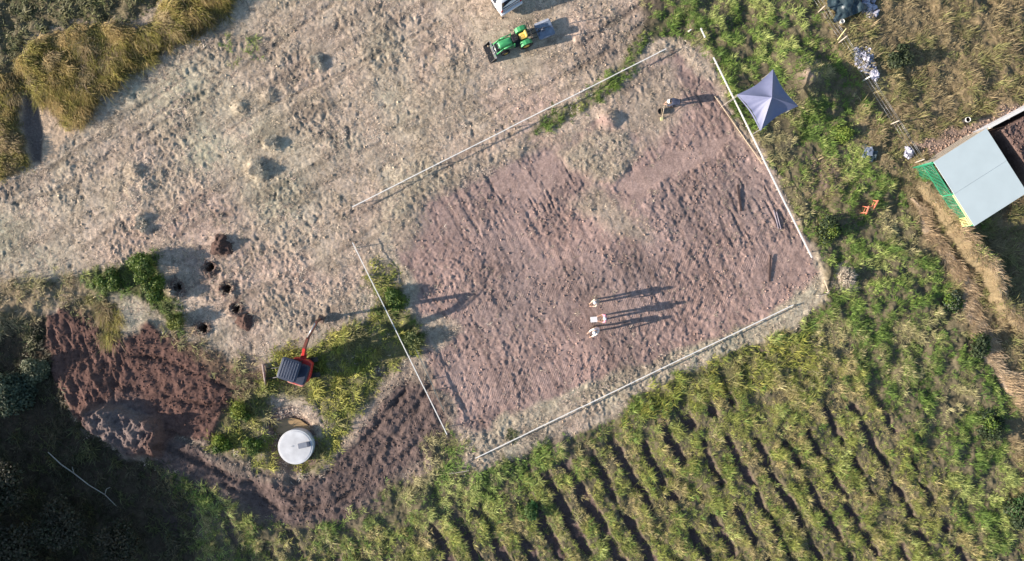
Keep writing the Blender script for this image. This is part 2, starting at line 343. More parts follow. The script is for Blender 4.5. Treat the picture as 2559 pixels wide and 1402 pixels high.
RUTS = [([(-20, 470), (120, 425), (400, 235), (640, 70), (780, -30)], .10), ([(0, 520), (160, 470), (430, 290), (680, 120), (880, -30)], .10), ([(180, 560), (205, 440), (330, 330), (520, 200), (700, 80)], .08),
        ([(560, 330), (700, 250), (900, 160), (1090, 60), (1200, -20)], .08), ([(900, 380), (1100, 290), (1290, 190), (1460, 110), (1620, 0)], .12), ([(960, 410), (1140, 330), (1330, 230), (1500, 140), (1660, 20)], .12),
        ([(400, 1110), (600, 1200), (740, 1250), (860, 1215), (960, 1120), (1050, 1010), (1080, 960)], .16), ([(430, 1080), (600, 1160), (740, 1205), (850, 1170), (930, 1080), (1010, 980)], .14), ([(560, 1210), (700, 1275), (820, 1265), (930, 1200), (1040, 1110)], .12),
        ([(300, 880), (420, 900), (560, 960), (630, 990)], .12), ([(290, 960), (400, 990), (520, 1010), (610, 1000)], .12)]
RUTM = np.zeros(GX.shape, np.float32)
for pts_, w_ in RUTS:
    d_ = line_d(GX + .25 * (V1 - .5), GY + .25 * (V2 - .5), pts_); RUTM = np.maximum(RUTM, sstep(w_ * 2.2, w_ * .6, d_) * (.35 + .65 * sstep(.4, .6, fbm(GX, GY, 1.7, 3, 11))))
RUTM *= (Wt['straw'] + Wt['track'] + Wt['earth'])
Z -= RUTM * (.05 * Wt['straw'] + .13 * Wt['track'] + .12 * Wt['earth'])
def mound(px, py, rp, h, soft=.9): global Z; Z = Z + h * disc(GX, GY, px, py, rp, soft) * (.8 + .5 * V1)
Z += sstep(-.3, .5, poly_sd(wx, wy, [(215, 1010), (280, 1000), (340, 1030), (400, 1045), (405, 1120), (350, 1135), (270, 1110), (225, 1070)])) * (.45 + .8 * (lump2 - .4) + .2 * RG); mound(660, 1250, 40, -.5); mound(680, 1225, 30, .4)
mound(200, 830, 70, -.25); mound(200, 960, 60, .3); mound(560, 615, 28, .06); mound(2010, 185, 40, .5); mound(1520, 300, 18, .35); mound(2250, 760, 60, .2)
Z -= .45 * disc(GX, GY, 738, 1117, 62, .35) + .3 * sstep(-.4, .2, poly_sd(GX, GY, sand_poly))
# ridge of grass along the lower fence
rd = line_d(wx, wy, [(2310, 470), (2380, 560), (2450, 660), (2530, 800)])
Z += .95 * sstep(.6, .2, rd)
# level the places machines and people stand on
for tx, ty, tr_, th_ in [(640, 420, 20, .30), (655, 436, 12, .22), (672, 358, 12, .22), (692, 364, 14, .18), (788, 150, 14, .22), (800, 172, 10, .18), (354, 548, 11, .3), (362, 575, 11, .25), (600, 268, 16, .16), (670, 240, 14, .15), (340, 430, 18, .16), (365, 470, 14, .16), (330, 480, 14, .12)]: mound(tx, ty, tr_, th_, .8)
def level(px, py, rp, z=0.0):
    global Z; m = disc(GX, GY, px, py, rp, .3); Z = Z * (1 - m) + m * (z + .25 * (Z - z))
water_hole = sstep(-.1, .25, poly_sd(GX, GY, [(668, 1062), (700, 1046), (735, 1040), (768, 1050), (778, 1072), (760, 1082), (715, 1090), (680, 1084)]))
Z = Z * (1 - water_hole) + water_hole * np.minimum(Z, -.50)
low_right = sstep(-.3, .5, poly_sd(GX, GY, [(2405, 560), (2460, 640), (2545, 790), (2640, 900), (2640, 560), (2480, 560)]))
Z -= .45 * low_right
Z -= .28 * sstep(-.2, .4, poly_sd(GX, GY, [(62, 222), (90, 235), (108, 330), (104, 408), (76, 405), (48, 310)]))  # gully floor cut lower to deepen its shade
level(1303, 92, 95); level(745, 920, 85, 0.05); level(1480, 795, 60); level(1668, 264, 30); level(1270, 0, 70); level(1918, 250, 90)
HOLES = [(525, 667, 15), (568, 722, 15), (591, 771, 14), (509, 820, 15), (445, 716, 15)]
for hx, hy, hr in HOLES:
    c = W2(hx, hy); d = np.hypot(GX - c[0], GY - c[1]); r0 = hr / S * .8
    Z += .09 * np.exp(-((d - r0 * 1.5) / .14) ** 2) * (.4 + V1); Z = np.where(d < r0, np.minimum(Z, -.9 * sstep(r0, r0 * .8, d) + .02), Z)

PAL = dict(straw=(.425, .347, .26), pad=(.300, .213, .183), earth=(.128, .074, .060), track=(.135, .098, .086), weeds=(.135, .115, .07), scrub=(.20, .155, .09),
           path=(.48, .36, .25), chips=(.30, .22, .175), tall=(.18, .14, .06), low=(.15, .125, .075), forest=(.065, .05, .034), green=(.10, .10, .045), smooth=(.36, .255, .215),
           dryclump=(.36, .31, .225), bark=(.14, .095, .082), lime=(.13, .125, .055))
C = np.zeros(GX.shape + (3,), np.float32)
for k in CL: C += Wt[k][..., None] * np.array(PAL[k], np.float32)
hue = (fbm(GX, GY, 4.5, 4, 8) - .5)[..., None]; vh = (fbm(GX, GY, 1.1, 4, 3) - .5)[..., None]
st = (Wt['straw'])[..., None]
C *= 1 + st * (hue * np.array([-.12, .08, -.02]) * 1.6 + vh * .35) + (1 - st) * vh * .35
C *= 1 + (.6 * (V2 - .5) + .35 * (AN - .5) * Wt['straw'])[..., None]
C *= 1 - .30 * RUTM[..., None]
C *= 1 + (.16 * (1 - RVAR) * (Wt['straw'] + Wt['pad']))[..., None]
C *= 1 - .35 * (Wt['straw'] * sstep(.55, .72, SW))[..., None]
C *= 1 - .35 * (Wt['straw'] * sstep(.74, .86, fbm(GX, GY, .5, 2, 8)))[..., None]
# shrub shade painted grey on the mown grass, red subsoil, furrow soil
pk = Wt['pad'][..., None]; C *= 1 - .22 * pk * sstep(.58, .70, RUT)[..., None]
C *= 1 + pk * (hue * np.array([.40, .28, .22]) + .25 * (fbm(GX, GY, 2.2, 3, 11) - .5)[..., None])
rm = (rowmask * veg * (1 - crest))[..., None]; C = C * (1 - rm) + rm * np.array([.12, .085, .075])  # bare furrow soil, its purple-dark shade mixed into the colour
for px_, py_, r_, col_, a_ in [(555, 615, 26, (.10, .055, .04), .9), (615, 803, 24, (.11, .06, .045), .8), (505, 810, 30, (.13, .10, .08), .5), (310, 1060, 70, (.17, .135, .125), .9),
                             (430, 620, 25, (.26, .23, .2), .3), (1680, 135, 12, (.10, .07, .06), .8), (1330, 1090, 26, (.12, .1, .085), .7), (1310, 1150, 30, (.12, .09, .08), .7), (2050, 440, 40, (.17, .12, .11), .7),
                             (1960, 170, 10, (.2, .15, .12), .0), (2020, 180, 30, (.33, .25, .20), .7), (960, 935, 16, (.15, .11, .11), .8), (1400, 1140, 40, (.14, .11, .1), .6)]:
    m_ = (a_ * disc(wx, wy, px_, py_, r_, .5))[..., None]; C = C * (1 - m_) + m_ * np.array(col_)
for hx, hy, hr in HOLES:
    m_ = (.75 * disc(wx, wy, hx, hy, hr * 1.5, .35))[..., None]; C = C * (1 - m_) + m_ * np.array((.12, .075, .06))
m_ = sstep(-.25, .15, poly_sd(wx, wy, [(655, 1075), (690, 1020), (740, 1020), (790, 1070), (800, 1150), (720, 1180), (680, 1140)]))[..., None]
C = C * (1 - m_) + m_ * np.array((.19, .135, .11))
m_ = sstep(-.1, .25, poly_sd(GX, GY, [(62, 222), (90, 235), (108, 330), (104, 408), (76, 405), (48, 310)]))[..., None]; C = C * (1 - m_) + m_ * np.array((.2, .155, .13))  # shadow on the gully's left half painted as darker soil
C = np.clip(C, .008, .75)
trackm = Wt['pad'] * sstep(.42, .56, TB) * sstep(-1, 1, poly_sd(GX, GY, [(1080, 640), (1300, 560), (1700, 560), (1900, 560), (2020, 660), (1980, 720), (1200, 1060), (1080, 900)])) + .8 * Wt['track'] * sstep(.45, .6, TB)

def grid_at(A, x, y):
    i = np.clip((np.asarray(y) - fy[0]) / STEP, 0, len(fy) - 1.001); j = np.clip((np.asarray(x) - fx[0]) / STEP, 0, len(fx) - 1.001)
    i0 = i.astype(int); j0 = j.astype(int); a = i - i0; b = j - j0
    if A.ndim == 3: a = a[..., None]; b = b[..., None]
    return (A[i0, j0] * (1 - a) + A[i0 + 1, j0] * a) * (1 - b) + (A[i0, j0 + 1] * (1 - a) + A[i0 + 1, j0 + 1] * a) * b
def gz(x, y): return float(grid_at(Z, np.array([x]), np.array([y]))[0])
def G(px, py, dz=0.0):
    x, y = W2(px, py); return Vector((float(x), float(y), gz(float(x), float(y)) + dz))

def build_ground():
    out = np.array([.4, 1, 2, 4, 8, 15, 28, 50, 90, 160, 300, 600])
    X = np.concatenate([fx[0] - out[::-1], fx, fx[-1] + out]); Y = np.concatenate([fy[0] - out[::-1], fy, fy[-1] + out]); n = len(out)
    ZZ = np.pad(Z, n, mode='edge'); CC = np.pad(C, ((n, n), (n, n), (0, 0)), mode='edge'); TT = np.pad(trackm, n, mode='edge')
    xx, yy = np.meshgrid(X, Y); m, k = xx.shape
    ZZ = ZZ.copy(); far = np.maximum(np.abs(xx) - 39.5, np.abs(yy) - 23.2); f = sstep(0, .8, far); ZZ *= (1 - f)
    mc = np.array((.15, .125, .07)) * (.6 + .8 * fbm(xx, yy, 9, 4, 3))[..., None]; CC = CC * (1 - f[..., None]) + f[..., None] * mc
    idx = np.arange(m * k).reshape(m, k)
    q = np.stack([idx[:-1, :-1], idx[:-1, 1:], idx[1:, 1:], idx[1:, :-1]], -1).reshape(-1, 4)
    o = np_mesh('ground', np.stack([xx, yy, ZZ], -1).reshape(-1, 3), q.ravel(), np.arange(len(q)) * 4, np.full(len(q), 4), CC.reshape(-1, 3),
                attr_mat('ground_soil_and_stubble', .95, 0, fine=9.0, spec=.1, noise_amt=.3), smooth=True, extra={'Track': TT})
    tag(o, kind='structure'); return o
build_ground()

# ------------------------------------------------------------------ grass and weeds (stuff)
rng = np.random.RandomState(3)
M_grass = attr_mat('grass_blades', .65, .22)
M_leaf = attr_mat('leaf_foliage', .6, .2)
def blades(name, base, az, lean, L, Wd, col, material, parent=None):
    """each blade: bent strip, quad + triangle"""
    n = len(base); a = np.stack([np.cos(az), np.sin(az), np.zeros(n)], 1); s = np.stack([-np.sin(az), np.cos(az), np.zeros(n)], 1)
    z = np.array([0, 0, 1.0]); cl, sl_ = np.cos(lean)[:, None], np.sin(lean)[:, None]; L = L[:, None]; Wd = Wd[:, None]
    mid = base + L * .5 * (a * sl_ * .8 + z * (1 - .2 * sl_) * np.maximum(cl, .25)); tip = mid + L * .5 * (a * sl_ + z * cl * .4)
    V = np.stack([base - s * Wd * .4, base + s * Wd * .4, mid + s * Wd * .5, mid - s * Wd * .5, tip], 1).reshape(-1, 3)
    i = np.arange(n) * 5
    q = np.stack([i, i + 1, i + 2, i + 3, i + 3, i + 2, i + 4], 1).ravel()
    st_ = np.stack([np.arange(n) * 7, np.arange(n) * 7 + 4], 1).ravel(); tt = np.tile([4, 3], n)
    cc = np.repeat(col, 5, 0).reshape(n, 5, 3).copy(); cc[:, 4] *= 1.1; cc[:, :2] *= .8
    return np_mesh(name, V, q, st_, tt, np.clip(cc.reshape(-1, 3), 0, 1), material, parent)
def scatter(density, x0=-40, x1=40, y0=-23.8, y1=23.8):
    """jittered points with the probability given by a grid-shaped density per square metre"""
    mx = float(density.max()); n = int((x1 - x0) * (y1 - y0) * mx)
    x = rng.uniform(x0, x1, n); y = rng.uniform(y0, y1, n); keep = rng.rand(n) * mx < grid_at(density, x, y)
    return x[keep], y[keep]
def tufts(name, dens, nb, L0, W0, lean0, pal, label, wind=R(15), wspread=1.2, var=.35, hmap=None, patch=1.6, k=0, clump=False):
    x, y = scatter(dens); n = len(x); z = grid_at(Z, x, y)
    p = fbm(x, y, patch, 3, k); p2 = fbm(x, y, patch * .35, 2, k + 3); t = np.clip((p - .5) * 2.6 + .5 + (rng.rand(n) - .5) * .5, 0, .999) * (len(pal) - 1)
    pl = np.array(pal); i0 = t.astype(int); f = (t - i0)[:, None]; c = pl[i0] * (1 - f) + pl[np.minimum(i0 + 1, len(pal) - 1)] * f
    c = c * (1 + var * (rng.rand(n, 1) - .5) * 2) * (.75 + .6 * p2[:, None])
    hs = (.55 + .9 * p2) * (rng.rand(n) * .6 + .7)
    if hmap is not None: hs = hs * grid_at(hmap, x, y)
    waz = wind + 1.6 * (fbm(x, y, 3.0, 2, k + 5) - .5) * 2
    if clump: hs = hs * (.45 + 1.1 * sstep(.38, .62, grid_at(lump2, x, y)))
    B = np.repeat(np.stack([x, y, z - .02], 1), nb, 0); N = n * nb; r_ = L0 * .22
    B[:, :2] += rng.normal(0, r_, (N, 2)); az = np.repeat(waz, nb) + rng.normal(0, wspread, N)
    le = np.clip(lean0 + rng.normal(0, .3, N), .1, 1.5); L = L0 * np.repeat(hs, nb) * (.6 + .7 * rng.rand(N))
    cc = np.repeat(c, nb, 0) * (1 + .25 * (rng.rand(N, 1) - .5) * 2)
    o = blades(name, B, az, le, L, W0 * (.6 + .8 * rng.rand(N)), cc, M_grass); tag(o, label, 'grass', kind='stuff'); return o
gap = sstep(.38, .55, fbm(GX, GY, .9, 3, 2))                     # bare gaps between clumps
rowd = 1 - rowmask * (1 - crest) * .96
dry = [(.34, .28, .15), (.28, .24, .11), (.22, .23, .08), (.25, .19, .11)]
grn = [(.20, .17, .08), (.12, .15, .035), (.075, .12, .025), (.16, .19, .04), (.26, .24, .08)]
olv = [(.25, .20, .10), (.17, .16, .055), (.20, .20, .06), (.13, .15, .04)]
tufts('weed_grass', Wt['weeds'] * (1 - .75 * rowmask) * 33 * (.2 + .8 * gap) * rowd, 13, .31, .027, 1.0, [(.38, .34, .17), (.23, .26, .08), (.17, .26, .055), (.09, .15, .035), (.21, .30, .06), (.36, .40, .13)],
      'rough green and olive weeds growing over the strip and crop rows right of the soil pad', k=1, patch=2.6, clump=True)
tufts('row_grass', Wt['weeds'] * rowmask * 40 * (.45 + .55 * gap) * rowd, 13, .29, .023, 1.0, [(.41, .34, .16), (.35, .33, .10), (.21, .24, .06), (.34, .36, .09), (.15, .20, .045), (.39, .33, .14)],
      'olive and tan weeds growing in long ridges with dark furrows between them below the pad', k=8, patch=1.6, clump=True)
tufts('dry_scrub_grass', Wt['scrub'] * 26 * (.3 + .7 * gap), 9, .40, .032, 1.05, dry + [(.30, .24, .13)], 'tan and olive dry grass filling the paddock by the pale roofed shed', k=2, patch=1.8, clump=True)
tufts('green_grass', Wt['green'] * 34 * (.3 + .7 * gap), 12, .27, .028, 1.0, [(.10, .16, .035), (.15, .22, .04), (.08, .12, .03), (.24, .27, .07)], 'fresh green weeds along the upper board and the bank above the digging', k=10, patch=1.0, clump=True)
tufts('bright_grass', Wt['lime'] * 34 * (.35 + .65 * gap), 9, .42, .034, 1.0, [(.34, .32, .07), (.28, .29, .06), (.14, .18, .035), (.36, .36, .08), (.24, .22, .09)], 'bright yellow-green grass round the excavator and the tank', k=3, patch=1.2, clump=True)
tufts('tall_grass', Wt['tall'] * 65, 14, .60, .022, .95, [(.42, .31, .14), (.33, .26, .08), (.22, .20, .05), (.30, .27, .07), (.30, .22, .14), (.44, .34, .17)], 'long golden-olive grass standing in a block in the top left corner', wind=R(-50), wspread=.45, k=4, patch=1.3, hmap=1 - .3 * left_bank, clump=True)
tufts('low_plants', (Wt['low'] * 24) * (.4 + .6 * gap), 8, .35, .05, 1.1, [(.13, .13, .05), (.16, .15, .07), (.09, .11, .035), (.19, .16, .08)], 'low dark green plants and undergrowth in the left corners', k=5, patch=1.0, clump=True)
tufts('shade_toned_undergrowth', Wt['forest'] * 22 * (.4 + .6 * gap), 8, .38, .045, 1.1, [(.07, .07, .032), (.11, .09, .055), (.055, .06, .03), (.13, .13, .05)], 'brown-green undergrowth in the bottom left corner, its shade darkened into the colour', k=9, patch=1.0, clump=True)
pathd = np.maximum(Wt['path'] * (GX > -20), .9 * sstep(.55, .2, rd))
tufts('straw_grass', pathd * 34, 9, .55, .025, 1.15, [(.46, .34, .21), (.40, .29, .17), (.52, .40, .26)], 'pale straw-coloured long grass lying along the lower fence line', wind=R(-60), wspread=.5, k=6)
tufts('stubble', (Wt['straw'] * (.3 + .7 * gap) + Wt['dryclump'] * 1.3 + .09 * Wt['pad'] * gap) * 44, 7, .19, .024, 1.25, [(.70, .56, .44), (.40, .31, .24), (.64, .53, .40), (.30, .24, .18), (.52, .43, .31)], 'short cut stubble and clippings spread over the mown field', wspread=2.5, k=7, var=.25)

def clods(name, dens, size, cols, label):
    x, y = scatter(dens); n = len(x); z = grid_at(Z, x, y); s = size * (.4 + 1.2 * rng.rand(n) ** 2)
    o = np.array([(1, 0, 0), (0, 1, 0), (-1, 0, 0), (0, -1, 0), (0, 0, 1), (0, 0, -1)], float)
    a = rng.rand(n) * 6.283; V = o[None] * s[:, None, None] * (.7 + .6 * rng.rand(n, 6, 1)) + rng.normal(0, .25, (n, 6, 3)) * s[:, None, None]; V[:, :, 2] *= .75
    c_, s_ = np.cos(a)[:, None], np.sin(a)[:, None]; X = V[:, :, 0] * c_ - V[:, :, 1] * s_; Y = V[:, :, 0] * s_ + V[:, :, 1] * c_
    V = np.stack([X + x[:, None], Y + y[:, None], V[:, :, 2] + (z + s * .25)[:, None]], -1).reshape(-1, 3)
    F = np.array([(0, 1, 4), (1, 2, 4), (2, 3, 4), (3, 0, 4), (1, 0, 5), (2, 1, 5), (3, 2, 5), (0, 3, 5)]); L = (np.arange(n)[:, None, None] * 6 + F[None]).reshape(-1)
    base = grid_at(C, x, y) * (np.array(cols) * (.85 + .4 * rng.rand(n, 1)))
    ob = np_mesh(name, V, L, np.arange(n * 8) * 3, np.full(n * 8, 3), np.clip(np.repeat(base, 6, 0), 0, .8), M_clod); tag(ob, label, 'soil clods', kind='stuff')
M_clod = attr_mat('clod_soil', .95, 0, spec=.1)
cl_n = sstep(.45, .62, fbm(GX, GY, 1.6, 3, 6))
clods('soil_clods', Wt['pad'] * (1 + 9 * cl_n) + Wt['earth'] * 22 + Wt['track'] * 16 + Wt['bark'] * 60 + Wt['smooth'] * .5, .05, (1.1, 1.08, 1.05), 'loose crumbs and clods of soil lying over the bare pad, track and digging')
clods('chip_litter', Wt['chips'] * 60 + Wt['straw'] * 1, .06, (1.15, 1.12, 1.08), 'coarse brown chips and crumbs littering the ground above the shed and the mown field')

# ------------------------------------------------------------------ materials for objects
M_white = mat('white_painted_timber', (.80, .78, .72), .55, var=.06, scale=9)
M_timber = mat('pale_timber', (.62, .50, .34), .7, var=.2, scale=14)
M_oldwood = mat('weathered_timber', (.42, .36, .29), .85, var=.25, scale=12)
M_darkwood = mat('dark_timber', (.055, .035, .032), .8, var=.3, scale=12)
M_green = mat('green_paint', (.06, .33, .12), .4, var=.08, scale=5, bump=.02)
M_black = mat('black_steel', (.025, .025, .028), .5, var=.3, scale=14)
M_rubber = mat('tyre_rubber', (.03, .03, .03), .9, var=.2, scale=20)
M_yellow = mat('yellow_vinyl', (.78, .55, .14), .45, var=.06, scale=6, bump=.02)
M_steelb = mat('sky_tinted_steel', (.22, .26, .33), .45, metal=.3, var=.25, scale=5)  # blue of the skylight put into the deck's steel colour
M_steel = mat('worn_steel', (.55, .54, .52), .35, metal=.6, var=.2, scale=10)
M_red = mat('orange_red_paint', (.50, .045, .04), .38, var=.12, scale=5, bump=.02)
M_navy = mat('dark_navy_plastic', (.035, .045, .075), .45, var=.15, scale=5)
M_conc = mat('pale_concrete', (.60, .60, .60), .8, var=.16, scale=1.6, bump=.15)
M_concd = mat('grey_hatch_cover', (.20, .22, .26), .7, var=.12, scale=8)
M_van = mat('white_car_paint', (.80, .81, .83), .22, var=.02, scale=3, bump=0)
M_glass = mat('dark_glass', (.02, .03, .05), .08, var=.1, scale=2, bump=0, spec=.8)
M_roof = mat('pale_green_grey_sheet', (.52, .60, .60), .5, var=.035, scale=1.2, bump=.03)
M_gpan = mat('green_mesh_paint', (.03, .24, .13), .5, var=.15, scale=8)
M_yelp = mat('pale_yellow_paint', (.75, .70, .33), .5, var=.15, scale=8)
M_orange = mat('orange_plastic', (.72, .22, .13), .5, var=.1, scale=9, bump=.02)
M_wire = mat('galvanised_wire', (.42, .42, .44), .4, metal=.5, var=.2, scale=20)
M_stone = mat('pale_rubble_stone', (.42, .42, .50), .8, var=.25, scale=9, bump=.4)
M_stoned = mat('grey_rubble_stone', (.14, .15, .19), .85, var=.3, scale=9, bump=.4)
M_tarp = mat('blue_black_tarp', (.03, .05, .06), .4, var=.4, scale=4, bump=.3)
M_soil = mat('dark_moist_soil', (.075, .042, .032), .95, var=.5, scale=9, bump=.8)
M_skin = mat('skin', (.50, .30, .21), .55, var=.06, scale=8, bump=.02)
M_hair = mat('dark_hair', (.03, .02, .015), .6, var=.3, scale=40, bump=.2)
M_pale = mat('off_white_cloth', (.78, .70, .64), .85, var=.05, scale=7, bump=.05)
M_pink = mat('pink_cloth', (.75, .28, .36), .85, var=.08, scale=7, bump=.05)
M_beige = mat('beige_cloth', (.55, .42, .34), .85, var=.1, scale=7, bump=.05)
M_jean = mat('dark_blue_cloth', (.035, .045, .08), .85, var=.2, scale=9, bump=.05)
M_brownc = mat('brown_cloth', (.13, .085, .06), .85, var=.2, scale=9, bump=.05)
M_shoe = mat('brown_boot', (.06, .035, .02), .7, var=.2, scale=12)
M_paper = mat('white_plan_sheet', (.86, .85, .82), .6, var=.02, scale=4, bump=0)
M_hat = mat('white_hat', (.85, .83, .80), .7, var=.03, scale=8, bump=.02)

# ------------------------------------------------------------------ muddy water in the tank pit
def flat_poly(name, pts, z, m, soft=6):
    vs = [P(p[0], p[1], z) for p in pts]; me = bpy.data.meshes.new(name)
    me.from_pydata([tuple(v) for v in vs], [], [tuple(range(len(vs)))]); me.update()
    if me.polygons[0].normal.z < 0: me.flip_normals()
    return link(name, me, m)
mw = bpy.data.materials.new('muddy_water'); mw.use_nodes = True; b_ = mw.node_tree.nodes['Principled BSDF']
b_.inputs['Base Color'].default_value = (.42, .29, .15, 1); b_.inputs['Roughness'].default_value = .2
zw = -.40
cx_, cy_ = 722, 1066
wp = []
for i in range(40):
    a = 2 * math.pi * i / 40; rr = 1 + .12 * math.sin(3 * a + 1) + .07 * math.sin(5 * a)
    wp.append((cx_ + 48 * rr * math.cos(a), cy_ + 22 * rr * math.sin(a)))
tag(flat_poly('muddy_water', wp, zw, mw), kind='structure')

# ------------------------------------------------------------------ concrete tank
def tank():
    c = P(738, 1117, .42); g0 = gz(c.x, c.y)
    t = thing('water_tank', (c.x, c.y, g0 - .1), R(13), 'round pale concrete water tank with a grey hatch, sunk in a pit beside muddy water', 'water tank')
    h = .42 - g0 + .1; r = 1.165
    MB().lathe([(r - .02, 0), (r - .02, h - .1)], seg=64).build('tank_wall', M_conc, t)
    MB().lathe([(r - .02, h - .1), (r + .015, h - .1), (r + .02, h - .03), (r, h), (r - .09, h + .005), (r - .1, h + .02), (.5, h + .028), (.0, h + .032)], seg=64, smooth=False).build('tank_lid', M_conc, t)
    hb = MB(); hb.rbox((.52, -.0, h + .055), (.62, .36, .07), .03); hc = hb.build('hatch', M_concd, t)
    MB().rbox((.93, .0, h + .07), (.21, .34, .11), .03).build('hatch_opening', mat('hatch_dark_blue', (.05, .065, .10), .5), hc)  # dark blue block at the outer end of the hatch
    MB().tube((-.2, .1, h + .05), (-.2, .1, h + .075), .03).build('bolt', M_steel, t)
tank()

# ------------------------------------------------------------------ profile boards around the pad
def board_run(name, label, a, b, h, nst, nrail=2, wdt=.085, m=M_white, cat='profile board', group='white profile boards round the soil pad', ext=.0):
    A, B = P(a[0], a[1], h), P(b[0], b[1], h); d = B - A; L = d.length; ang = math.atan2(d.y, d.x)
    g0 = gz((A.x + B.x) / 2, (A.y + B.y) / 2)
    t = thing(name, ((A.x + B.x) / 2, (A.y + B.y) / 2, g0), ang, label, cat, group); hz = h - g0
    seg = L / nrail
    for i in range(nrail):
        x0 = -L / 2 + i * seg; mb = MB()
        mb.box((x0 + seg / 2 + .0, .0 + (.004 if i % 2 else -.004), hz + random.uniform(-.01, .01)), (seg - .006, wdt, .045), (R(random.uniform(-4, 4)), 0, R(random.uniform(-.12, .12))))
        mb.build('rail', m, t, bevel=.004)
    for i in range(nst):
        x = -L / 2 + L * (i + .15) / (nst - .7 if nst > 1 else 1); x = min(x, L / 2 - .08)
        wx_ = t.location + Matrix.Rotation(ang, 3, 'Z') @ Vector((x, .07, 0)); gg = gz(wx_.x, wx_.y) - g0
        s = MB(); s.box((x, .075, (gg - .25 + hz + .03) / 2), (.05, .045, hz + .03 - gg + .25)); s.add([], [])
        s.build('stake', M_oldwood, t)
    return t
board_run('profile_board', 'long white board on stakes between the mown field and the pad\'s upper left side', (880, 517), (1665, 122), .5, 9, 6, .06)
board_run('profile_board', 'thick white board running past the blue canopy down the right side of the pad', (1783, 143), (2029, 644), .55, 7, 4, .09)
board_run('profile_board', 'white board crossing the green grass and excavator shadow on the pad\'s left side', (881, 606), (1117, 1086), .6, 6, 4, .06)
board_run('profile_board', 'long white timber board along the lower edge of the pad above the crop rows', (1188, 1145), (1983, 762), .32, 10, 6, .06)
board_run('profile_board', 'short white board in green weeds above the canopy, near the white marker', (1751, 70), (1762, 94), .55, 2, 1, .08)
board_run('profile_board', 'thin pale board just right of the long white one at the pad\'s lower left', (1040, 873), (1110, 1028), .4, 3, 1, .05, M_timber)
board_run('profile_board', 'thin pale timber lying low in dry grass just inside the right hand white board', (1786, 240), (1905, 410), .15, 4, 2, .035, M_timber)
t = board_run('corner_board', 'short yellowish board beside the dead shrub at the pad\'s lower right corner', (2061, 700), (2071, 731), .4, 2, 1, .06, M_timber, 'corner board', 'corner boards of the pad')
t = board_run('corner_board', 'short thin board at the end of the long lower white board near the dead shrub', (2044, 742), (2073, 732), .4, 2, 1, .05, M_oldwood, 'corner board', 'corner boards of the pad')
t = board_run('corner_board', 'weathered board low in the weeds at the bottom left corner of the pad', (1124, 1184), (1172, 1176), .3, 2, 1, .05, M_oldwood, 'corner board', 'corner boards of the pad')

def marker(px, py, label, h=.35):
    c = P(px, py, h); g0 = gz(c.x, c.y); t = thing('marker_peg', (c.x, c.y, g0), R(20), label, 'peg')
    MB().box((0, 0, h / 2 - .1), (.04, .04, h + .2), taper=.9).build('stake', M_timber, t)
    MB().box((0, .03, h - g0), (.26, .03, .12), (R(35), 0, R(12))).build('flag', M_white, t, bevel=.005)
marker(1724, 77, 'small white marker flag on a peg in the weeds above the pad\'s top corner')

# dark timbers lying on the pad
for (a, b, lab, n) in [((1843, 462), (1852, 528), 'dark timber plank lying alone on the soil right of the smooth patch', 1),
                       ((1924, 637), (1922, 704), 'dark thin plank lying on the soil near the lower right corner of the pad', 1),
                       ((1936, 527), (1948, 572), 'pair of grey pipes lying side by side on soil near the right hand board', 2)]:
    A, B = G(*a), G(*b); c = (A + B) / 2; L = (B - A).length; ang = math.atan2(B.y - A.y, B.x - A.x)
    if n == 1:
        mb = MB().box((0, 0, .07), (L, .13, .05), (0, R(1.5), 0)); o = mb.build('plank', M_darkwood, None, bevel=.006)
        o.location = c; o.rotation_euler = (0, 0, ang); tag(o, lab, 'plank')
    else:
        t = thing('pipe_pair', c, ang, lab, 'pipes')
        for q in (-.07, .08): MB().tube((-L / 2 + q, q, .08), (L / 2 + q * .6, q, .06), .038, seg=10).build('pipe', mat('grey_pipe', (.26, .23, .27), .5), t)

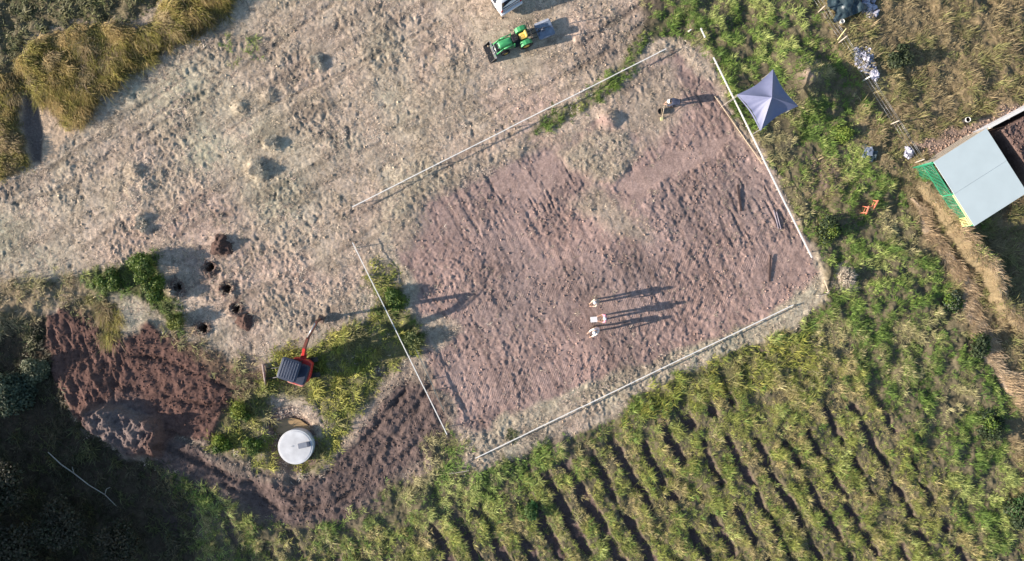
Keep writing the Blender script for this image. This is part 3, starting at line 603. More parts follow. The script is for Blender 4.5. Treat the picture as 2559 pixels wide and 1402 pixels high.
# ------------------------------------------------------------------ pop-up canopy
def canopy():
    cor = [P(1932, 173, 2.0), P(1843, 236, 2.0), P(1902, 325, 2.0), P(1995, 265, 2.0)]
    apex = P(1929, 243, 2.95); c = sum(cor, Vector()) / 4; g0 = gz(c.x, c.y)
    t = thing('pop_up_canopy', (c.x, c.y, g0), 0, 'blue-grey pop-up canopy with square pyramid roof beside the right hand white board', 'canopy')
    o = Vector((c.x, c.y, g0)); n = 22; vs = []; fs = []
    for q in range(4):
        a, b = cor[q] - o, cor[(q + 1) % 4] - o; ap = apex - o; base = len(vs)
        for i in range(n + 1):
            u = i / n
            for j in range(n + 1):
                v = j / n; e = a * (1 - v) + b * v; p = e * (1 - u) + ap * u
                sag = -.20 * math.sin(math.pi * v) * (1 - u) * (.45 + .55 * u) - .10 * math.sin(math.pi * u) * math.sin(math.pi * v)
                inward = .13 * math.sin(math.pi * v) * (1 - u) ** 1.5                       # edges bow in between the legs
                p = p + (ap - p) * inward; p.z += sag
                if q == 1 or q == 2: p.z += .022 * math.sin(v * 30 + 3 * u) * math.sin(math.pi * v) * (1 - u) * (1 - .5 * u) * (1.6 if q == 1 else .4)
                vs.append(p)
        for i in range(n):
            for j in range(n): fs.append((base + i * (n + 1) + j, base + i * (n + 1) + j + 1, base + (i + 1) * (n + 1) + j + 1, base + (i + 1) * (n + 1) + j))
    mb = MB(); mb.add(vs, fs, True); m = mat('blue_grey_canopy_cloth', (.15, .165, .27), .55, var=.05, scale=3, bump=.06)
    cl = mb.build('roof_cloth', m, t)
    for q in range(4):
        a, b = cor[q] - o, cor[(q + 1) % 4] - o; vs = []
        for j in range(n + 1):
            v = j / n; e = a * (1 - v) + b * v; e = e + (apex - o - e) * (.13 * math.sin(math.pi * v)); e.z = (a.z) - .20 * math.sin(math.pi * v) * .45; vs += [e + Vector((0, 0, .0)), e - Vector((0, 0, .2))]
        MB().add(vs, [(2 * j, 2 * j + 2, 2 * j + 3, 2 * j + 1) for j in range(n)], True).build('valance', m, cl)
    for q in range(4):
        p = (cor[q] - o) * .96; p.z = cor[q].z - g0 - .03
        s = MB(); s.box((p.x, p.y, p.z / 2), (.035, .035, p.z)); s.box((p.x, p.y, .01), (.1, .1, .02)); s.build('leg', M_steel, t)
        ap = apex - o
        MB().tube(p, (ap.x * .98, ap.y * .98, ap.z - .12), .015, seg=6).build('roof_strut', M_steel, t)
    # guy rope to the board side
    a = cor[1] - o; MB().tube(a, (a.x - .55, a.y - .4, .05), .008, seg=5).build('guy_rope', M_pale, t)
canopy()

# ------------------------------------------------------------------ compact tractor with loader and slasher
def wheel(t, x, y, r, wd, hub=M_yellow, n=18):
    s = MB(); s.lathe([(r * .55, -wd / 2), (r * .9, -wd / 2), (r, -wd * .32), (r, wd * .32), (r * .9, wd / 2), (r * .55, wd / 2)], (x, y, r), 28, 'Y')
    for i in range(n):
        a = 2 * math.pi * i / n
        for sgn in (-1, 1):
            s.box((x + (r + .01) * math.cos(a + .06 * sgn), y + sgn * wd * .22, r + (r + .01) * math.sin(a + .06 * sgn)), (.05, wd * .5, .03), (0, -a - math.pi / 2 + 0, R(25) * sgn))
    o = s.build('wheel', M_rubber, t)
    h = MB(); h.lathe([(0, -wd * .3), (r * .3, -wd * .3), (r * .56, -wd * .42), (r * .57, wd * .42), (r * .3, wd * .3), (0, wd * .3)], (x, y, r), 24, 'Y'); h.build('rim', hub, o)
def tractor():
    c = P(1306, 89, .9); t = thing('compact_tractor', (c.x, c.y, gz(c.x, c.y) - .02), R(202.5), 'green compact tractor with yellow seat, front loader bucket and rear slasher on the mown field', 'tractor')
    t.scale = (1.0, 1.0, 1.0)
    for y in (-.50, .50): wheel(t, -.05, y, .44, .27)
    for y in (-.42, .42): wheel(t, 1.42, y, .28, .19)
    MB().box((.75, 0, .48), (1.7, .26, .24)).box((1.42, 0, .3), (.14, .78, .1)).box((-.05, 0, .48), (.3, .78, .26)).box((.1, 0, .5), (.5, .4, .3)).build('chassis', M_black, t, bevel=.02)
    MB().rbox((1.28, 0, .86), (.98, .50, .42), .15, h=.12, dome=.03).build('bonnet', M_green, t)
    MB().box((1.79, 0, .78), (.03, .38, .26)).build('grille', M_black, t, bevel=.01)
    for y in (-.16, .16): MB().lathe([(0, .0), (.045, .0), (.05, .03)], (1.80, y, .92), 12).build('headlight', M_white, t)
    for y in (-.50, .50):
        f = MB(); pts = [(.36, .62), (.36, .74), (.22, .92), (.0, .98), (-.28, .95), (-.44, .78), (-.44, .74), (-.27, .90), (0, .93), (.2, .87), (.31, .72)]
        f.prism([(p[0] - .02, p[1] + .02) for p in pts], y - .15, y + .15); f.box((-.02, y - .13 * (1 if y > 0 else -1) - .03 * (1 if y > 0 else -1), .74), (.6, .03, .42)); f.build('fender', M_green, t, bevel=.012)
    MB().box((.50, 0, .52), (.50, .92, .04)).build('footplate', M_black, t, bevel=.01)
    s = MB(); s.rbox((.0, 0, .86), (.44, .44, .12), .1, dome=.02); se = s.build('seat', M_yellow, t)
    MB().rbox((-.22, 0, 1.05), (.12, .44, .34), .05, (0, R(-8), 0)).build('seat_back', M_yellow, se)
    MB().box((.66, 0, .92), (.2, .4, .26)).build('dashboard', M_black, t, bevel=.03)
    sw = MB(); a0 = Vector((.48, 0, 1.12))
    ring = [a0 + Vector((.06 * math.sin(a) * 1 , .17 * math.cos(a), .0)) + Vector((-.15 * math.sin(a), 0, .08 * math.sin(a))) for a in [2 * math.pi * i / 16 for i in range(17)]]
    sw.path(ring, .014, 6).tube((.6, 0, .95), a0, .02).tube(ring[0], ring[8], .01); sw.build('steering_wheel', M_black, t)
    rp = MB(); rp.path([(-.42, -.44, .6), (-.45, -.44, 1.75), (-.45, -.34, 1.88), (-.45, .34, 1.88), (-.45, .44, 1.75), (-.42, .44, .6)], .03, 8); rp.build('roll_bar', M_black, t)
    for y in (-.36, .36):
        l = MB(); l.box((.72, y, .72), (.08, .07, .75)); l.path([(.72, y, 1.02), (1.5, y, .98), (2.0, y, .5), (2.18, y, .28)], .04, 6); l.path([(.85, y, .6), (1.45, y, .82)], .028, 8); l.build('loader_arm', M_green, t)
    l = MB(); l.tube((1.98, -.36, .5), (1.98, .36, .5), .035); l.tube((2.0, .2, .62), (2.25, .2, .42), .02).tube((2.0, -.2, .62), (2.25, -.2, .42), .02); l.build('loader_crossbar', M_steel, t)
    bp = [(2.15, .50), (2.14, .14), (2.22, .04), (2.66, .03), (2.66, .05), (2.25, .07), (2.18, .16), (2.19, .50)]
    bk = MB(); bk.prism([(p[0] - .02, p[1]) for p in bp], -.62, .62)
    for y in (-.63, .61):
        bk.prism([(2.12, .5), (2.12, .14), (2.2, .025), (2.66, .02), (2.56, .2), (2.3, .5)], y, y + .02)
    bo = bk.build('bucket', M_black, t)
    MB().box((2.145, 0, .515), (.07, 1.27, .03)).build('bucket_lip', M_steel, bo, bevel=.005)
    MB().path([(-.45, -.25, .45), (-1.0, -.3, .38)], .03).path([(-.45, .25, .45), (-1.0, .3, .38)], .03).tube((-.4, 0, .5), (-1.3, 0, .45), .04).build('hitch_linkage', M_black, t)
    d = MB(); d.rbox((-1.62, 0, .36), (1.15, 1.15, .16), .12, h=.02); dk = d.build('slasher_deck', M_steelb, t)
    MB().box((-1.62, -.5, .45), (1.0, .16, .03)).build('deck_rim', mat('light_grey_steel', (.5, .52, .58), .5, metal=.2), dk, bevel=.005)
    g = MB(); g.box((-1.5, 0, .5), (.25, .25, .14)); g.lathe([(.09, .56), (.09, .62), (.03, .64), (0, .64)], (-1.5, 0, 0), 14); g.build('gearbox', M_stoned, dk)
    h = MB(); h.path([(-1.1, -.28, .42), (-1.15, 0, .9), (-1.1, .28, .42)], .025).tube((-1.15, 0, .9), (-2.1, 0, .46), .02); h.build('headstock', M_black, dk)
tractor()

# ------------------------------------------------------------------ white van at the top edge
def van():
    # rear bumper corners seen at (1252,33) and (1302,2)
    a = P(1250, 31, 1.0); b = P(1306, -4, 1.0); mid = (a + b) / 2; back = Vector((b.y - a.y, -(b.x - a.x), 0)).normalized()  # towards lower right
    if back.y > 0: back = -back
    fwd = -back; ang = math.atan2(fwd.y, fwd.x); Wd = 1.78; L = 4.6
    cc = mid + fwd * (L / 2); 
    t = thing('white_van', (cc.x, cc.y, gz(mid.x, mid.y)), ang, 'white van parked on the mown field at the top edge above the tractor', 'van')
    vs = []; prof = [  # x, half width, z bottom, z shoulder, z roof, half width roof
        (-L / 2, .80, .45, .95, 1.0, .78), (-L / 2 + .05, .86, .35, 1.0, 1.25, .76), (-L / 2 + .25, .88, .3, 1.02, 1.78, .70), (-L / 2 + .6, .89, .28, 1.02, 1.86, .70),
        (.3, .89, .28, 1.02, 1.88, .70), (.9, .89, .28, 1.02, 1.78, .68), (1.45, .88, .28, 1.0, 1.08, .72), (2.05, .82, .3, .86, .92, .68), (2.3, .70, .4, .7, .74, .55)]
    fs = []
    for x, hw, zb, zs, zr, hr in prof:
        vs += [(x, -hw + .05, zb), (x, -hw, zb + .25), (x, -hw, zs), (x, -hr, zr - .06), (x, -hr + .12, zr), (x, 0, zr + .03), (x, hr - .12, zr), (x, hr, zr - .06), (x, hw, zs), (x, hw, zb + .25), (x, hw - .05, zb)]
    n = 11
    for k in range(len(prof) - 1):
        for i in range(n - 1): fs.append((k * n + i, k * n + i + 1, (k + 1) * n + i + 1, (k + 1) * n + i))
        fs.append((k * n + n - 1, k * n, (k + 1) * n, (k + 1) * n + n - 1))
    fs.append(tuple(range(n))); fs.append(tuple(reversed(range((len(prof) - 1) * n, len(prof) * n))))
    me = MB().add(vs, fs, True).build('body', M_van, t)
    MB().add([(-L / 2 + .045, -.70, 1.12), (-L / 2 + .045, .70, 1.12), (-L / 2 + .23, .62, 1.70), (-L / 2 + .23, -.62, 1.70)], [(3, 2, 1, 0)]).build('rear_window', M_glass, me).location = (-.035, 0, 0)
    for s in (-1, 1):
        MB().box((-.4, s * .835, 1.38), (2.6, .012, .5), (R(-19) * -s, 0, 0)).build('side_window', M_glass, me)
        MB().box((-L / 2 - .01, s * .74, .95), (.06, .14, .3)).build('tail_light', mat('red_lens', (.4, .02, .02), .3), me, bevel=.015)
    MB().rbox((-L / 2 - .02, 0, .52), (.2, 1.7, .2), .08, h=.04).build('bumper', M_van, me)
    MB().add([(.95, -.62, 1.76), (.95, .62, 1.76), (1.42, .68, 1.14), (1.42, -.68, 1.14)], [(0, 1, 2, 3)][::-1]).build('windscreen', M_glass, me).location = (.02, 0, .03)
    for s in (-1, 1):
        MB().path([(-1.9, s * .6, 1.92), (.6, s * .6, 1.95)], .02).build('roof_rail', M_black, me)
        for x in (-1.45, 1.45): wheel(t, x, s * .80, .32, .2, M_steel, 0)
van()

# ------------------------------------------------------------------ excavator
def excavator():
    c = P(757, 922, .4); g0 = gz(c.x, c.y); A = R(8)
    t = thing('mini_excavator', (c.x, c.y, g0), A, 'orange-red mini excavator with dark canopy roof standing in bright grass left of the pad', 'excavator')
    for y in (-.52, .52):
        tr = MB(); pr = []
        for i in range(24):
            a = 2 * math.pi * i / 24; pr.append(((.85 if math.cos(a) > 0 else -.85) + .24 * math.cos(a), .26 + .24 * math.sin(a)))
        tr.prism(pr, y - .15, y + .15)
        for i in range(22):
            x = -.85 + 1.7 * i / 21
            tr.box((x, y, .505), (.035, .31, .02)); tr.box((x, y, .012), (.035, .31, .02))
        tr.build('crawler_track', M_rubber, t)
    MB().box((0, 0, .34), (1.1, .8, .24)).lathe([(.4, .44), (.4, .56)], seg=24).build('undercarriage', M_black, t, bevel=.02)
    bl = MB(); bl.path([(-.6, -.3, .3), (-2.5, -.33, .18)], .045).path([(-.6, .3, .3), (-2.5, .33, .18)], .045); bl.build('blade_arm', M_black, t)
    MB().prism([(-2.72, .02), (-2.76, .20), (-2.70, .40), (-2.655, .40), (-2.70, .2), (-2.66, .02)], -.70, .70).build('dozer_blade', M_pale if False else mat('pale_red_steel', (.72, .55, .46), .6, var=.3), t)  # blade coloured paler than the red body
    up = bpy.data.objects.new('upper_structure', None)
    B = R(72) - A    # boom direction in the local frame
    def rl(mb): 
        m = Matrix.Rotation(B, 3, 'Z'); mb.v = [tuple(m @ Vector(v)) for v in mb.v]; return mb
    # house: x forward along the boom
    pts = []; 
    h = MB(); seg = []
    outline = [(.70, .60), (.80, .30), (.80, -.35), (.70, -.66), (-.2, -.76), (-.55, -.74), (-.85, -.50), (-.98, -.2), (-1.0, .15), (-.90, .48), (-.62, .72), (-.2, .76)]
    n = len(outline); vs = []
    for z, k in ((.58, .96), (.64, 1), (1.02, 1.0), (1.10, .95)): vs += [(x * k, y * k, z) for x, y in outline]
    fs = [(k * n + i, (k + 1) * n + i, (k + 1) * n + (i + 1) % n, k * n + (i + 1) % n) for k in range(3) for i in range(n)] + [tuple(range(n)), tuple(reversed(range(3 * n, 4 * n)))]
    body = rl(MB().add(vs, fs)).build('body', M_red, t, bevel=.02)
    eng = rl(MB().rbox((-.16, -.26, 1.26), (1.36, .80, .36), .2, h=.09)).build('engine_cover', M_navy, body)
    rl(MB().rbox((-.86, .0, .92), (.30, 1.15, .34), .13, h=.06)).build('counterweight', mat('dusty_pink_red_paint', (.55, .22, .17), .6, var=.2), body)
    rl(MB().box((.25, .34, 1.13), (.75, .66, .05))).build('floor_plate', M_black, body, bevel=.01)
    rl(MB().rbox((-.02, .34, 1.42), (.42, .44, .14), .08)).build('seat', M_black, body)
    rl(MB().rbox((-.22, .34, 1.66), (.12, .44, .42), .05)).build('seat_back', M_black, body)
    rl(MB().rbox((.52, .34, 1.4), (.16, .3, .5), .05)).build('control_console', M_navy, body)
    for (x, y) in ((-.45, .70), (-.45, -.02), (.66, .70), (.66, .0)):
        rl(MB().tube((x, y, 1.12), (x * .98, y * .98 + .007, 2.26), .03)).build('canopy_post', M_black, body)
    for (x0, y0, x1, y1) in ((-.45, .70, .66, .70), (-.45, -.02, .66, .0), (-.45, .70, -.45, -.02)):
        q = MB(); q.add([(x0, y0, 1.14), (x1, y1, 1.14), (x1 * .98, y1 * .98 + .007, 2.26), (x0 * .98, y0 * .98 + .007, 2.26)], [(0, 1, 2, 3)]); rl(q).build('cab_panel', M_navy, body).modifiers.new('thick', 'SOLIDIFY').thickness = .012
    cr = rl(MB().rbox((.10, .34, 2.33), (1.45, 1.30, .10), .18, h=.04, dome=.02)).build('canopy_roof', M_navy, body)
    for i in range(7):
        rl(MB().box((.10, -.16 + i * .167, 2.393), (1.18, .05, .022))).build('roof_rib', mat('slate_blue_plastic', (.07, .09, .13), .45), cr, bevel=.006)
    # boom (world positions measured from the picture)
    inv = (Matrix.Translation((c.x, c.y, g0)) @ Matrix.Rotation(A, 4, 'Z')).inverted()
    def Lp(px, py, z): return inv @ P(px, py, z)
    p0 = Lp(758, 890, 1.0); p1 = Lp(762, 866, 2.1); p2 = Lp(770, 842, 2.9); p3 = Lp(791, 807, 3.0); p4 = Lp(795, 801, 1.55); p5 = Lp(801, 798, .55)
    def beam(mb, a, b, w0, h0, w1, h1):
        a, b = Vector(a), Vector(b); d = (b - a).normalized(); s = d.cross(Vector((0, 0, 1)));
        s = Vector((math.cos(B - math.pi / 2), math.sin(B - math.pi / 2), 0)); u = s.cross(d).normalized(); vs = []
        for p, w_, h_ in ((a, w0, h0), (b, w1, h1)):
            for x, y in ((-1, -1), (1, -1), (1, 1), (-1, 1)): vs.append(p + s * x * w_ / 2 + u * y * h_ / 2)
        return mb.add(vs, [(0, 1, 2, 3), (7, 6, 5, 4), (0, 4, 5, 1), (1, 5, 6, 2), (2, 6, 7, 3), (3, 7, 4, 0)])
    sw = MB(); sw.box((0, 0, 0), (.34, .3, .5)); o = sw.build('swing_post', M_red, body, bevel=.03); o.location = p0 + Vector((0, 0, -.12)); o.rotation_euler = (0, 0, B)
    bm = MB(); beam(bm, p0, p1, .17, .26, .19, .34); boom = bm.build('boom', M_red, t, bevel=.012); b2 = MB(); beam(b2, p1, p2, .185, .335, .17, .28); beam(b2, p2, p3, .165, .275, .14, .17); b2.build('boom_end', mat('dark_red_brown_steel', (.11, .035, .025), .5, var=.3), boom)
    hy = MB(); off = Vector((math.cos(B), math.sin(B), 0)) * .22
    hy.tube(p0 + off, (p0 + p1) / 2 + off + Vector((0, 0, .2)), .05).tube((p0 + p1) / 2 + off + Vector((0, 0, .2)), p1 + off * .6, .028); hy.build('boom_ram', M_steel, boom)
    hs = MB()
    for s_ in (-.05, .0, .05):
        sx = Vector((math.cos(B - math.pi / 2), math.sin(B - math.pi / 2), 0)) * (s_ + .12)
        hs.path([p0 + sx + Vector((0, 0, .1)), (p0 + p1) / 2 + sx * 1.5 + Vector((0, 0, .1)), p1 + sx + Vector((0, 0, .2)), p2 + sx + Vector((0, 0, .16))], .014, 5)
    hs.build('hydraulic_hose', M_black, boom)
    ar = MB(); beam(ar, p3 + Vector((0, 0, .12)), p4, .13, .24, .12, .22); beam(ar, p4, p5, .118, .215, .1, .14); arm = ar.build('dipper_arm', M_darkwood if False else mat('dark_red_brown_steel', (.11, .035, .025), .5, var=.3), t, bevel=.01)
    MB().tube(p2 + Vector((0, 0, .22)), p3 + Vector((0, 0, .3)), .04).build('arm_ram', M_steel, arm)
    bk = MB(); pr = []
    for i in range(9): a = R(-20 + i * 26); pr.append((.24 * math.cos(a), .24 * math.sin(a) + .0))
    pr2 = [(x * .9, z * .9) for x, z in reversed(pr)]; bk.prism(pr + pr2, -.2, .2)
    for y in (-.2, .185): bk.prism(pr, y, y + .015)
    for i in range(4): bk.box((.25, -.16 + i * .105, -.1), (.1, .04, .02), (0, R(20), 0))
    o = bk.build('digging_bucket', mat('muddy_steel', (.14, .09, .07), .7, var=.3), arm); o.location = Vector((p5.x, p5.y, .26 - 0 * g0)); o.rotation_euler = (0, 0, B + math.pi)
excavator()

# ------------------------------------------------------------------ post holes and soil heaps beside them
def rough_heap(name, px, py, r, h, label, cat, m, seed, group=None, stretch=1.0, rz=0.0, n=26, rough=.35):
    rs = np.random.RandomState(seed); cx, cy = W2(px, py); cx, cy = float(cx), float(cy); vs = []; fs = []; k = 40
    for i in range(n + 1):
        u = i / n
        for j in range(k):
            a = 2 * math.pi * j / k; e = r * (1 + .18 * math.sin(3 * a + seed) + .1 * math.sin(7 * a + seed * 2))
            x, y = e * u * math.cos(a) * stretch, e * u * math.sin(a); x, y = x * math.cos(rz) - y * math.sin(rz), x * math.sin(rz) + y * math.cos(rz)
            f = float(fbm(np.array([x + cx + seed]), np.array([y + cy]), r * .5, 4, 2)[0])
            vs.append((x, y, gz(cx + x, cy + y) - gz(cx, cy) - .03 + h * (1 - u ** 2) ** 1.0 * (1 - rough + 2 * rough * f)))
    for i in range(n):
        for j in range(k): fs.append((i * k + j, (i + 1) * k + j, (i + 1) * k + (j + 1) % k, i * k + (j + 1) % k))
    o = MB().add(vs, fs, True).build(name, m); o.location = (cx, cy, gz(cx, cy)); tag(o, label, cat, group); return o
rough_heap('soil_heap', 556, 614, .78, .42, 'larger dark brown soil heap on the mown grass above the post holes', 'soil heap', M_soil, 3, 'soil heaps by the post holes', rough=.75)
rough_heap('soil_heap', 614, 804, .62, .22, 'smaller red-brown soil heap below the lowest right post hole', 'soil heap', mat('red_brown_soil', (.10, .055, .04), .95, var=.5, scale=9, bump=.8), 5, 'soil heaps by the post holes', rough=.9)
for (hx, hy, hr), lab in zip(HOLES, ['round dark post hole directly below the big soil heap', 'round dark post hole with a wide ring of dug soil, second below the big heap', 'round dark post hole just above the smaller soil heap',
                                     'round dark post hole nearest the red-brown digging, left of the smaller heap', 'dark post hole in the shade of the green shrub']):
    x, y = W2(hx, hy); x, y = float(x), float(y); r = hr / S * .8
    t = thing('post_hole', (x, y, 0), random.random(), lab, 'post hole', 'post holes dug in the mown grass')
    MB().lathe([(r * 1.0, .03), (r * .97, -.1), (r * .95, -.8), (0, -.82)], seg=28).build('shaft', M_soil, t)
    mb = MB(); rs = random.Random(hx)
    for i in range(46):
        a = rs.random() * 6.283; q = r * rs.uniform(1.08, 1.6); s_ = rs.uniform(.03, .08); xx, yy = q * math.cos(a), q * math.sin(a)
        mb.box((xx, yy, gz(x + xx, y + yy) + s_ * .3), (s_ * 1.3, s_, s_), (rs.random() * 3, rs.random() * 3, rs.random() * 3), .7)
    tag(mb.build('spoil_ring', mat('spoil_soil', (.17, .11, .085), .95, var=.4, scale=9, bump=.5), t), kind='stuff')

# ------------------------------------------------------------------ shed, compost bay
def shed():
    z = 2.2; A, B_, C_, D = P(2331, 406, z), P(2463, 322, z), P(2569, 480, z), P(2437, 564, z)
    c = (A + B_ + C_ + D) / 4; ux = (B_ - A).normalized(); uy = (D - A).normalized(); ang = math.atan2(ux.y, ux.x); W_ = (B_ - A).length; L_ = (D - A).length
    g0 = gz(c.x, c.y)
    t = thing('garden_shed', (c.x, c.y, g0 * 0), ang, 'open shed with a flat pale grey-green roof in two sheets and green mesh side panels', 'shed')
    hw, hl = W_ / 2, L_ / 2    # local x along A->B, local -y along A->D
    for k, (y0, y1, dz) in enumerate(((-hl, -.005, 0), (.005, hl, .012))):
        mb = MB(); n = 44; vs = []; ym = (y0 + y1) / 2
        vs = []
        for i in range(n + 1):
            x = -hw + W_ * i / n; zz = z + dz
            vs += [(x, y0, zz), (x, y1, zz), (x, y0, zz - .03), (x, y1, zz - .03)]
        fs = []
        for i in range(n):
            a = 4 * i; b = a + 4
            fs += [(a, b, b + 1, a + 1), (a + 2, a + 3, b + 3, b + 2), (a, a + 2, b + 2, b), (a + 1, b + 1, b + 3, a + 3)]
        fs += [(0, 1, 3, 2), (4 * n, 4 * n + 2, 4 * n + 3, 4 * n + 1)]
        mb.add(vs, fs).build('roof_sheet', M_roof, t)
    MB().box((0, 0, z - .07), (W_ - .1, .09, .07)).build('roof_beam', M_gpan, t)
    for x in (-hw + .06, hw - .06):
        for y in (-hl + .08, 0, hl - .08):
            MB().box((x, y, z / 2 - .1), (.08, .08, z + .12)).build('post', M_gpan if x < 0 else M_oldwood, t)
    # mesh panels on the A-D side, green, the last one pale yellow
    for i, (a, b) in enumerate(((hl - .1, .05), (-.05, -hl + .75))):
        mb = MB(); y0, y1 = min(a, b), max(a, b); x = -hw + .02
        for zz in (.12, 1.0, 1.9): mb.box((x, (y0 + y1) / 2, zz), (.045, y1 - y0, .05))
        n = int((y1 - y0) / .10)
        for j in range(n + 1): mb.box((x, y0 + (y1 - y0) * j / n, 1.0), (.03, .035, 1.8))
        mb.build('mesh_panel', M_gpan, t)
    mb = MB(); y0, y1 = -hl + .1, -hl + .68
    for zz in (.12, .6, 1.2, 1.8): mb.box((-hw + .02, (y0 + y1) / 2, zz), (.04, y1 - y0, .05))
    for j in range(6): mb.box((-hw + .02, y0 + (y1 - y0) * j / 5, 1.0), (.03, .035, 1.8))
    mb.build('mesh_panel', M_yelp, t)
    MB().box((-hw - .0, -hl / 2 + .05, z - .12), (.09, hl - .2, .08)).build('eave_rail', M_yelp, t)
    bar = MB(); bar.tube((-hw, hl, z - .15), (-hw - .10, hl + .02, .02), .05, seg=8); bar.build('corner_brace', M_gpan, t)
    mb = MB()
    for zz in (.3, .8, 1.3, 1.8): mb.box((0, hl - .05, zz), (W_ - .2, .03, .28))
    mb.build('back_boards', M_oldwood, t)
    MB().box((hw - .04, 0, 1.0), (.03, L_ - .2, 1.9)).build('inner_wall', M_darkwood, t)
    s = MB(); s.box((-hw - .12, .5, .35), (.2, 1.6, .04)).box((-hw - .12, .5, .7), (.2, 1.6, .04)); s.build('shelf', M_oldwood, t)
shed()
def bay_wall():
    a, b = P(2472, 318, 1.8), P(2610, 246, 1.8); d = b - a; ang = math.atan2(d.y, d.x); L = d.length; c = (a + b) / 2
    t = thing('compost_bay_wall', (c.x, c.y, 0), ang, 'pale metal sheet wall round the dark bark bay behind the shed', 'low wall')
    mb = MB(); n = 40; vs = []
    for i in range(n + 1):
        x = -L / 2 + L * i / n; y = .02 * (1 if i % 2 else -1); vs += [(x, y, -.1), (x, y, 1.8), (x, y + .02, -.1), (x, y + .02, 1.8)]
    fs = []
    for i in range(n): a_ = 4 * i; b__ = a_ + 4; fs += [(a_, b__, b__ + 1, a_ + 1), (a_ + 2, a_ + 3, b__ + 3, b__ + 2), (a_ + 1, b__ + 1, b__ + 3, a_ + 3)]
    mb.add(vs, fs).build('metal_sheet', mat('pale_galvanised_sheet', (.55, .57, .62), .4, metal=.3), t)
    MB().box((0, .0, 1.83), (L + .06, .16, .05)).build('capping', M_white, t, bevel=.005)
    for i in range(4): MB().box((-L / 2 + L * (i + .1) / 3.2, -.09, .85), (.07, .07, 1.98)).build('post', M_oldwood, t)
bay_wall()

# bin behind the shed
c = P(2402, 305, 0); t = thing('black_bin', (c.x, c.y, gz(c.x, c.y)), 0, 'tall black bin with a white rim standing on brown chips above the shed', 'bin')
MB().lathe([(.13, 0), (.15, .3), (.165, .62), (.15, .62), (.14, .35), (.12, .03), (0, .03)], seg=24).build('bin_body', M_black, t)
MB().lathe([(.150, .60), (.178, .60), (.18, .66), (.152, .665), (.148, .63)], seg=24).build('rim', M_white, t)
MB().lathe([(.137, -.01), (.150, .0), (.150, .05), (.140, .06)], seg=24).build('base_band', M_white, t)

# orange trestles
def trestle(px, py, rz, label):
    c = P(px, py, .5); g0 = gz(c.x, c.y); t = thing('orange_trestle', (c.x, c.y, g0), rz, label, 'trestle', 'orange trestles in the weeds'); t.scale = (.74, .8, .9)
    MB().rbox((0, 0, .56), (.72, .11, .10), .03, h=.02).build('top_beam', M_orange, t)
    for sx in (-1, 1):
        for sy in (-1, 1):
            MB().path([(sx * .24, sy * .03, .54), (sx * .34, sy * .26, .0)], [.04, .028], 6).build('leg', M_orange, t)
        MB().tube((sx * .3, -.17, .2), (sx * .3, .17, .2), .02).build('spreader', M_orange, t)
    MB().tube((-.27, .12, .3), (.27, .12, .3), .018).build('cross_bar', M_orange, t)
trestle(2166, 525, R(70), 'lower left of two orange trestles standing in the weeds')
trestle(2189, 509, R(62), 'upper right of two orange trestles standing in the weeds')

# ------------------------------------------------------------------ wire fence
def fence():
    pts = [(2008, -30), (2046, 30), (2095, 108), (2155, 203), (2222, 312), (2284, 408), (2352, 517)]
    t = thing('wire_fence', G(2155, 203), 0, 'post and wire fence running down past the rubble to the pale roofed shed', 'fence'); o = t.location.copy()
    G_ = [G(*p) - o for p in pts]; hp = 1.15
    for i, g in enumerate(G_):
        lean = Vector((random.uniform(-.08, .08), random.uniform(-.08, .08), 0)); m = MB()
        m.path([g + Vector((0, 0, -.3)), g + lean + Vector((0, 0, hp))], [.05, .04], 8); m.build('post', M_oldwood if i != 3 else M_white, t)
    for k, zz in enumerate((.25, .6, .95, 1.1)):
        m = MB()
        for i in range(len(G_) - 1):
            a, b = G_[i] + Vector((.06, 0, zz)), G_[i + 1] + Vector((.06, 0, zz)); q = (a + b) / 2 - Vector((0, 0, .04)); m.path([a, q, b], .006, 5)
        m.build('wire', M_wire, t)
fence()
# stakes by the fence
for (a, za, b, zb, lab) in [((2093, 100), .15, (2115, 71), 1.0, 'long yellow pole leaning away from the fence post near the tarp'), ]:
    A, B2 = P(a[0], a[1], za), P(b[0], b[1], zb); m = MB().tube((0, 0, 0), B2 - A, .035, .03); o = m.build('leaning_pole', M_yelp, None); o.location = A; tag(o, lab, 'pole')
c = P(2105, 53, .3); t = thing('white_bucket', (c.x, c.y, gz(c.x, c.y)), 0, 'small white bucket on yellow grass beside the fence, above the leaning pole', 'bucket')
MB().lathe([(.11, 0), (.14, .28), (.15, .28), (.15, .30), (.13, .30), (.10, .02), (0, .02)], seg=20).build('pail', M_white, t)
MB().path([(.14 * math.cos(a), .02, .28 + .13 * math.sin(a)) for a in [math.pi * i / 8 for i in range(9)]], .008, 5).build('handle', M_wire, t)

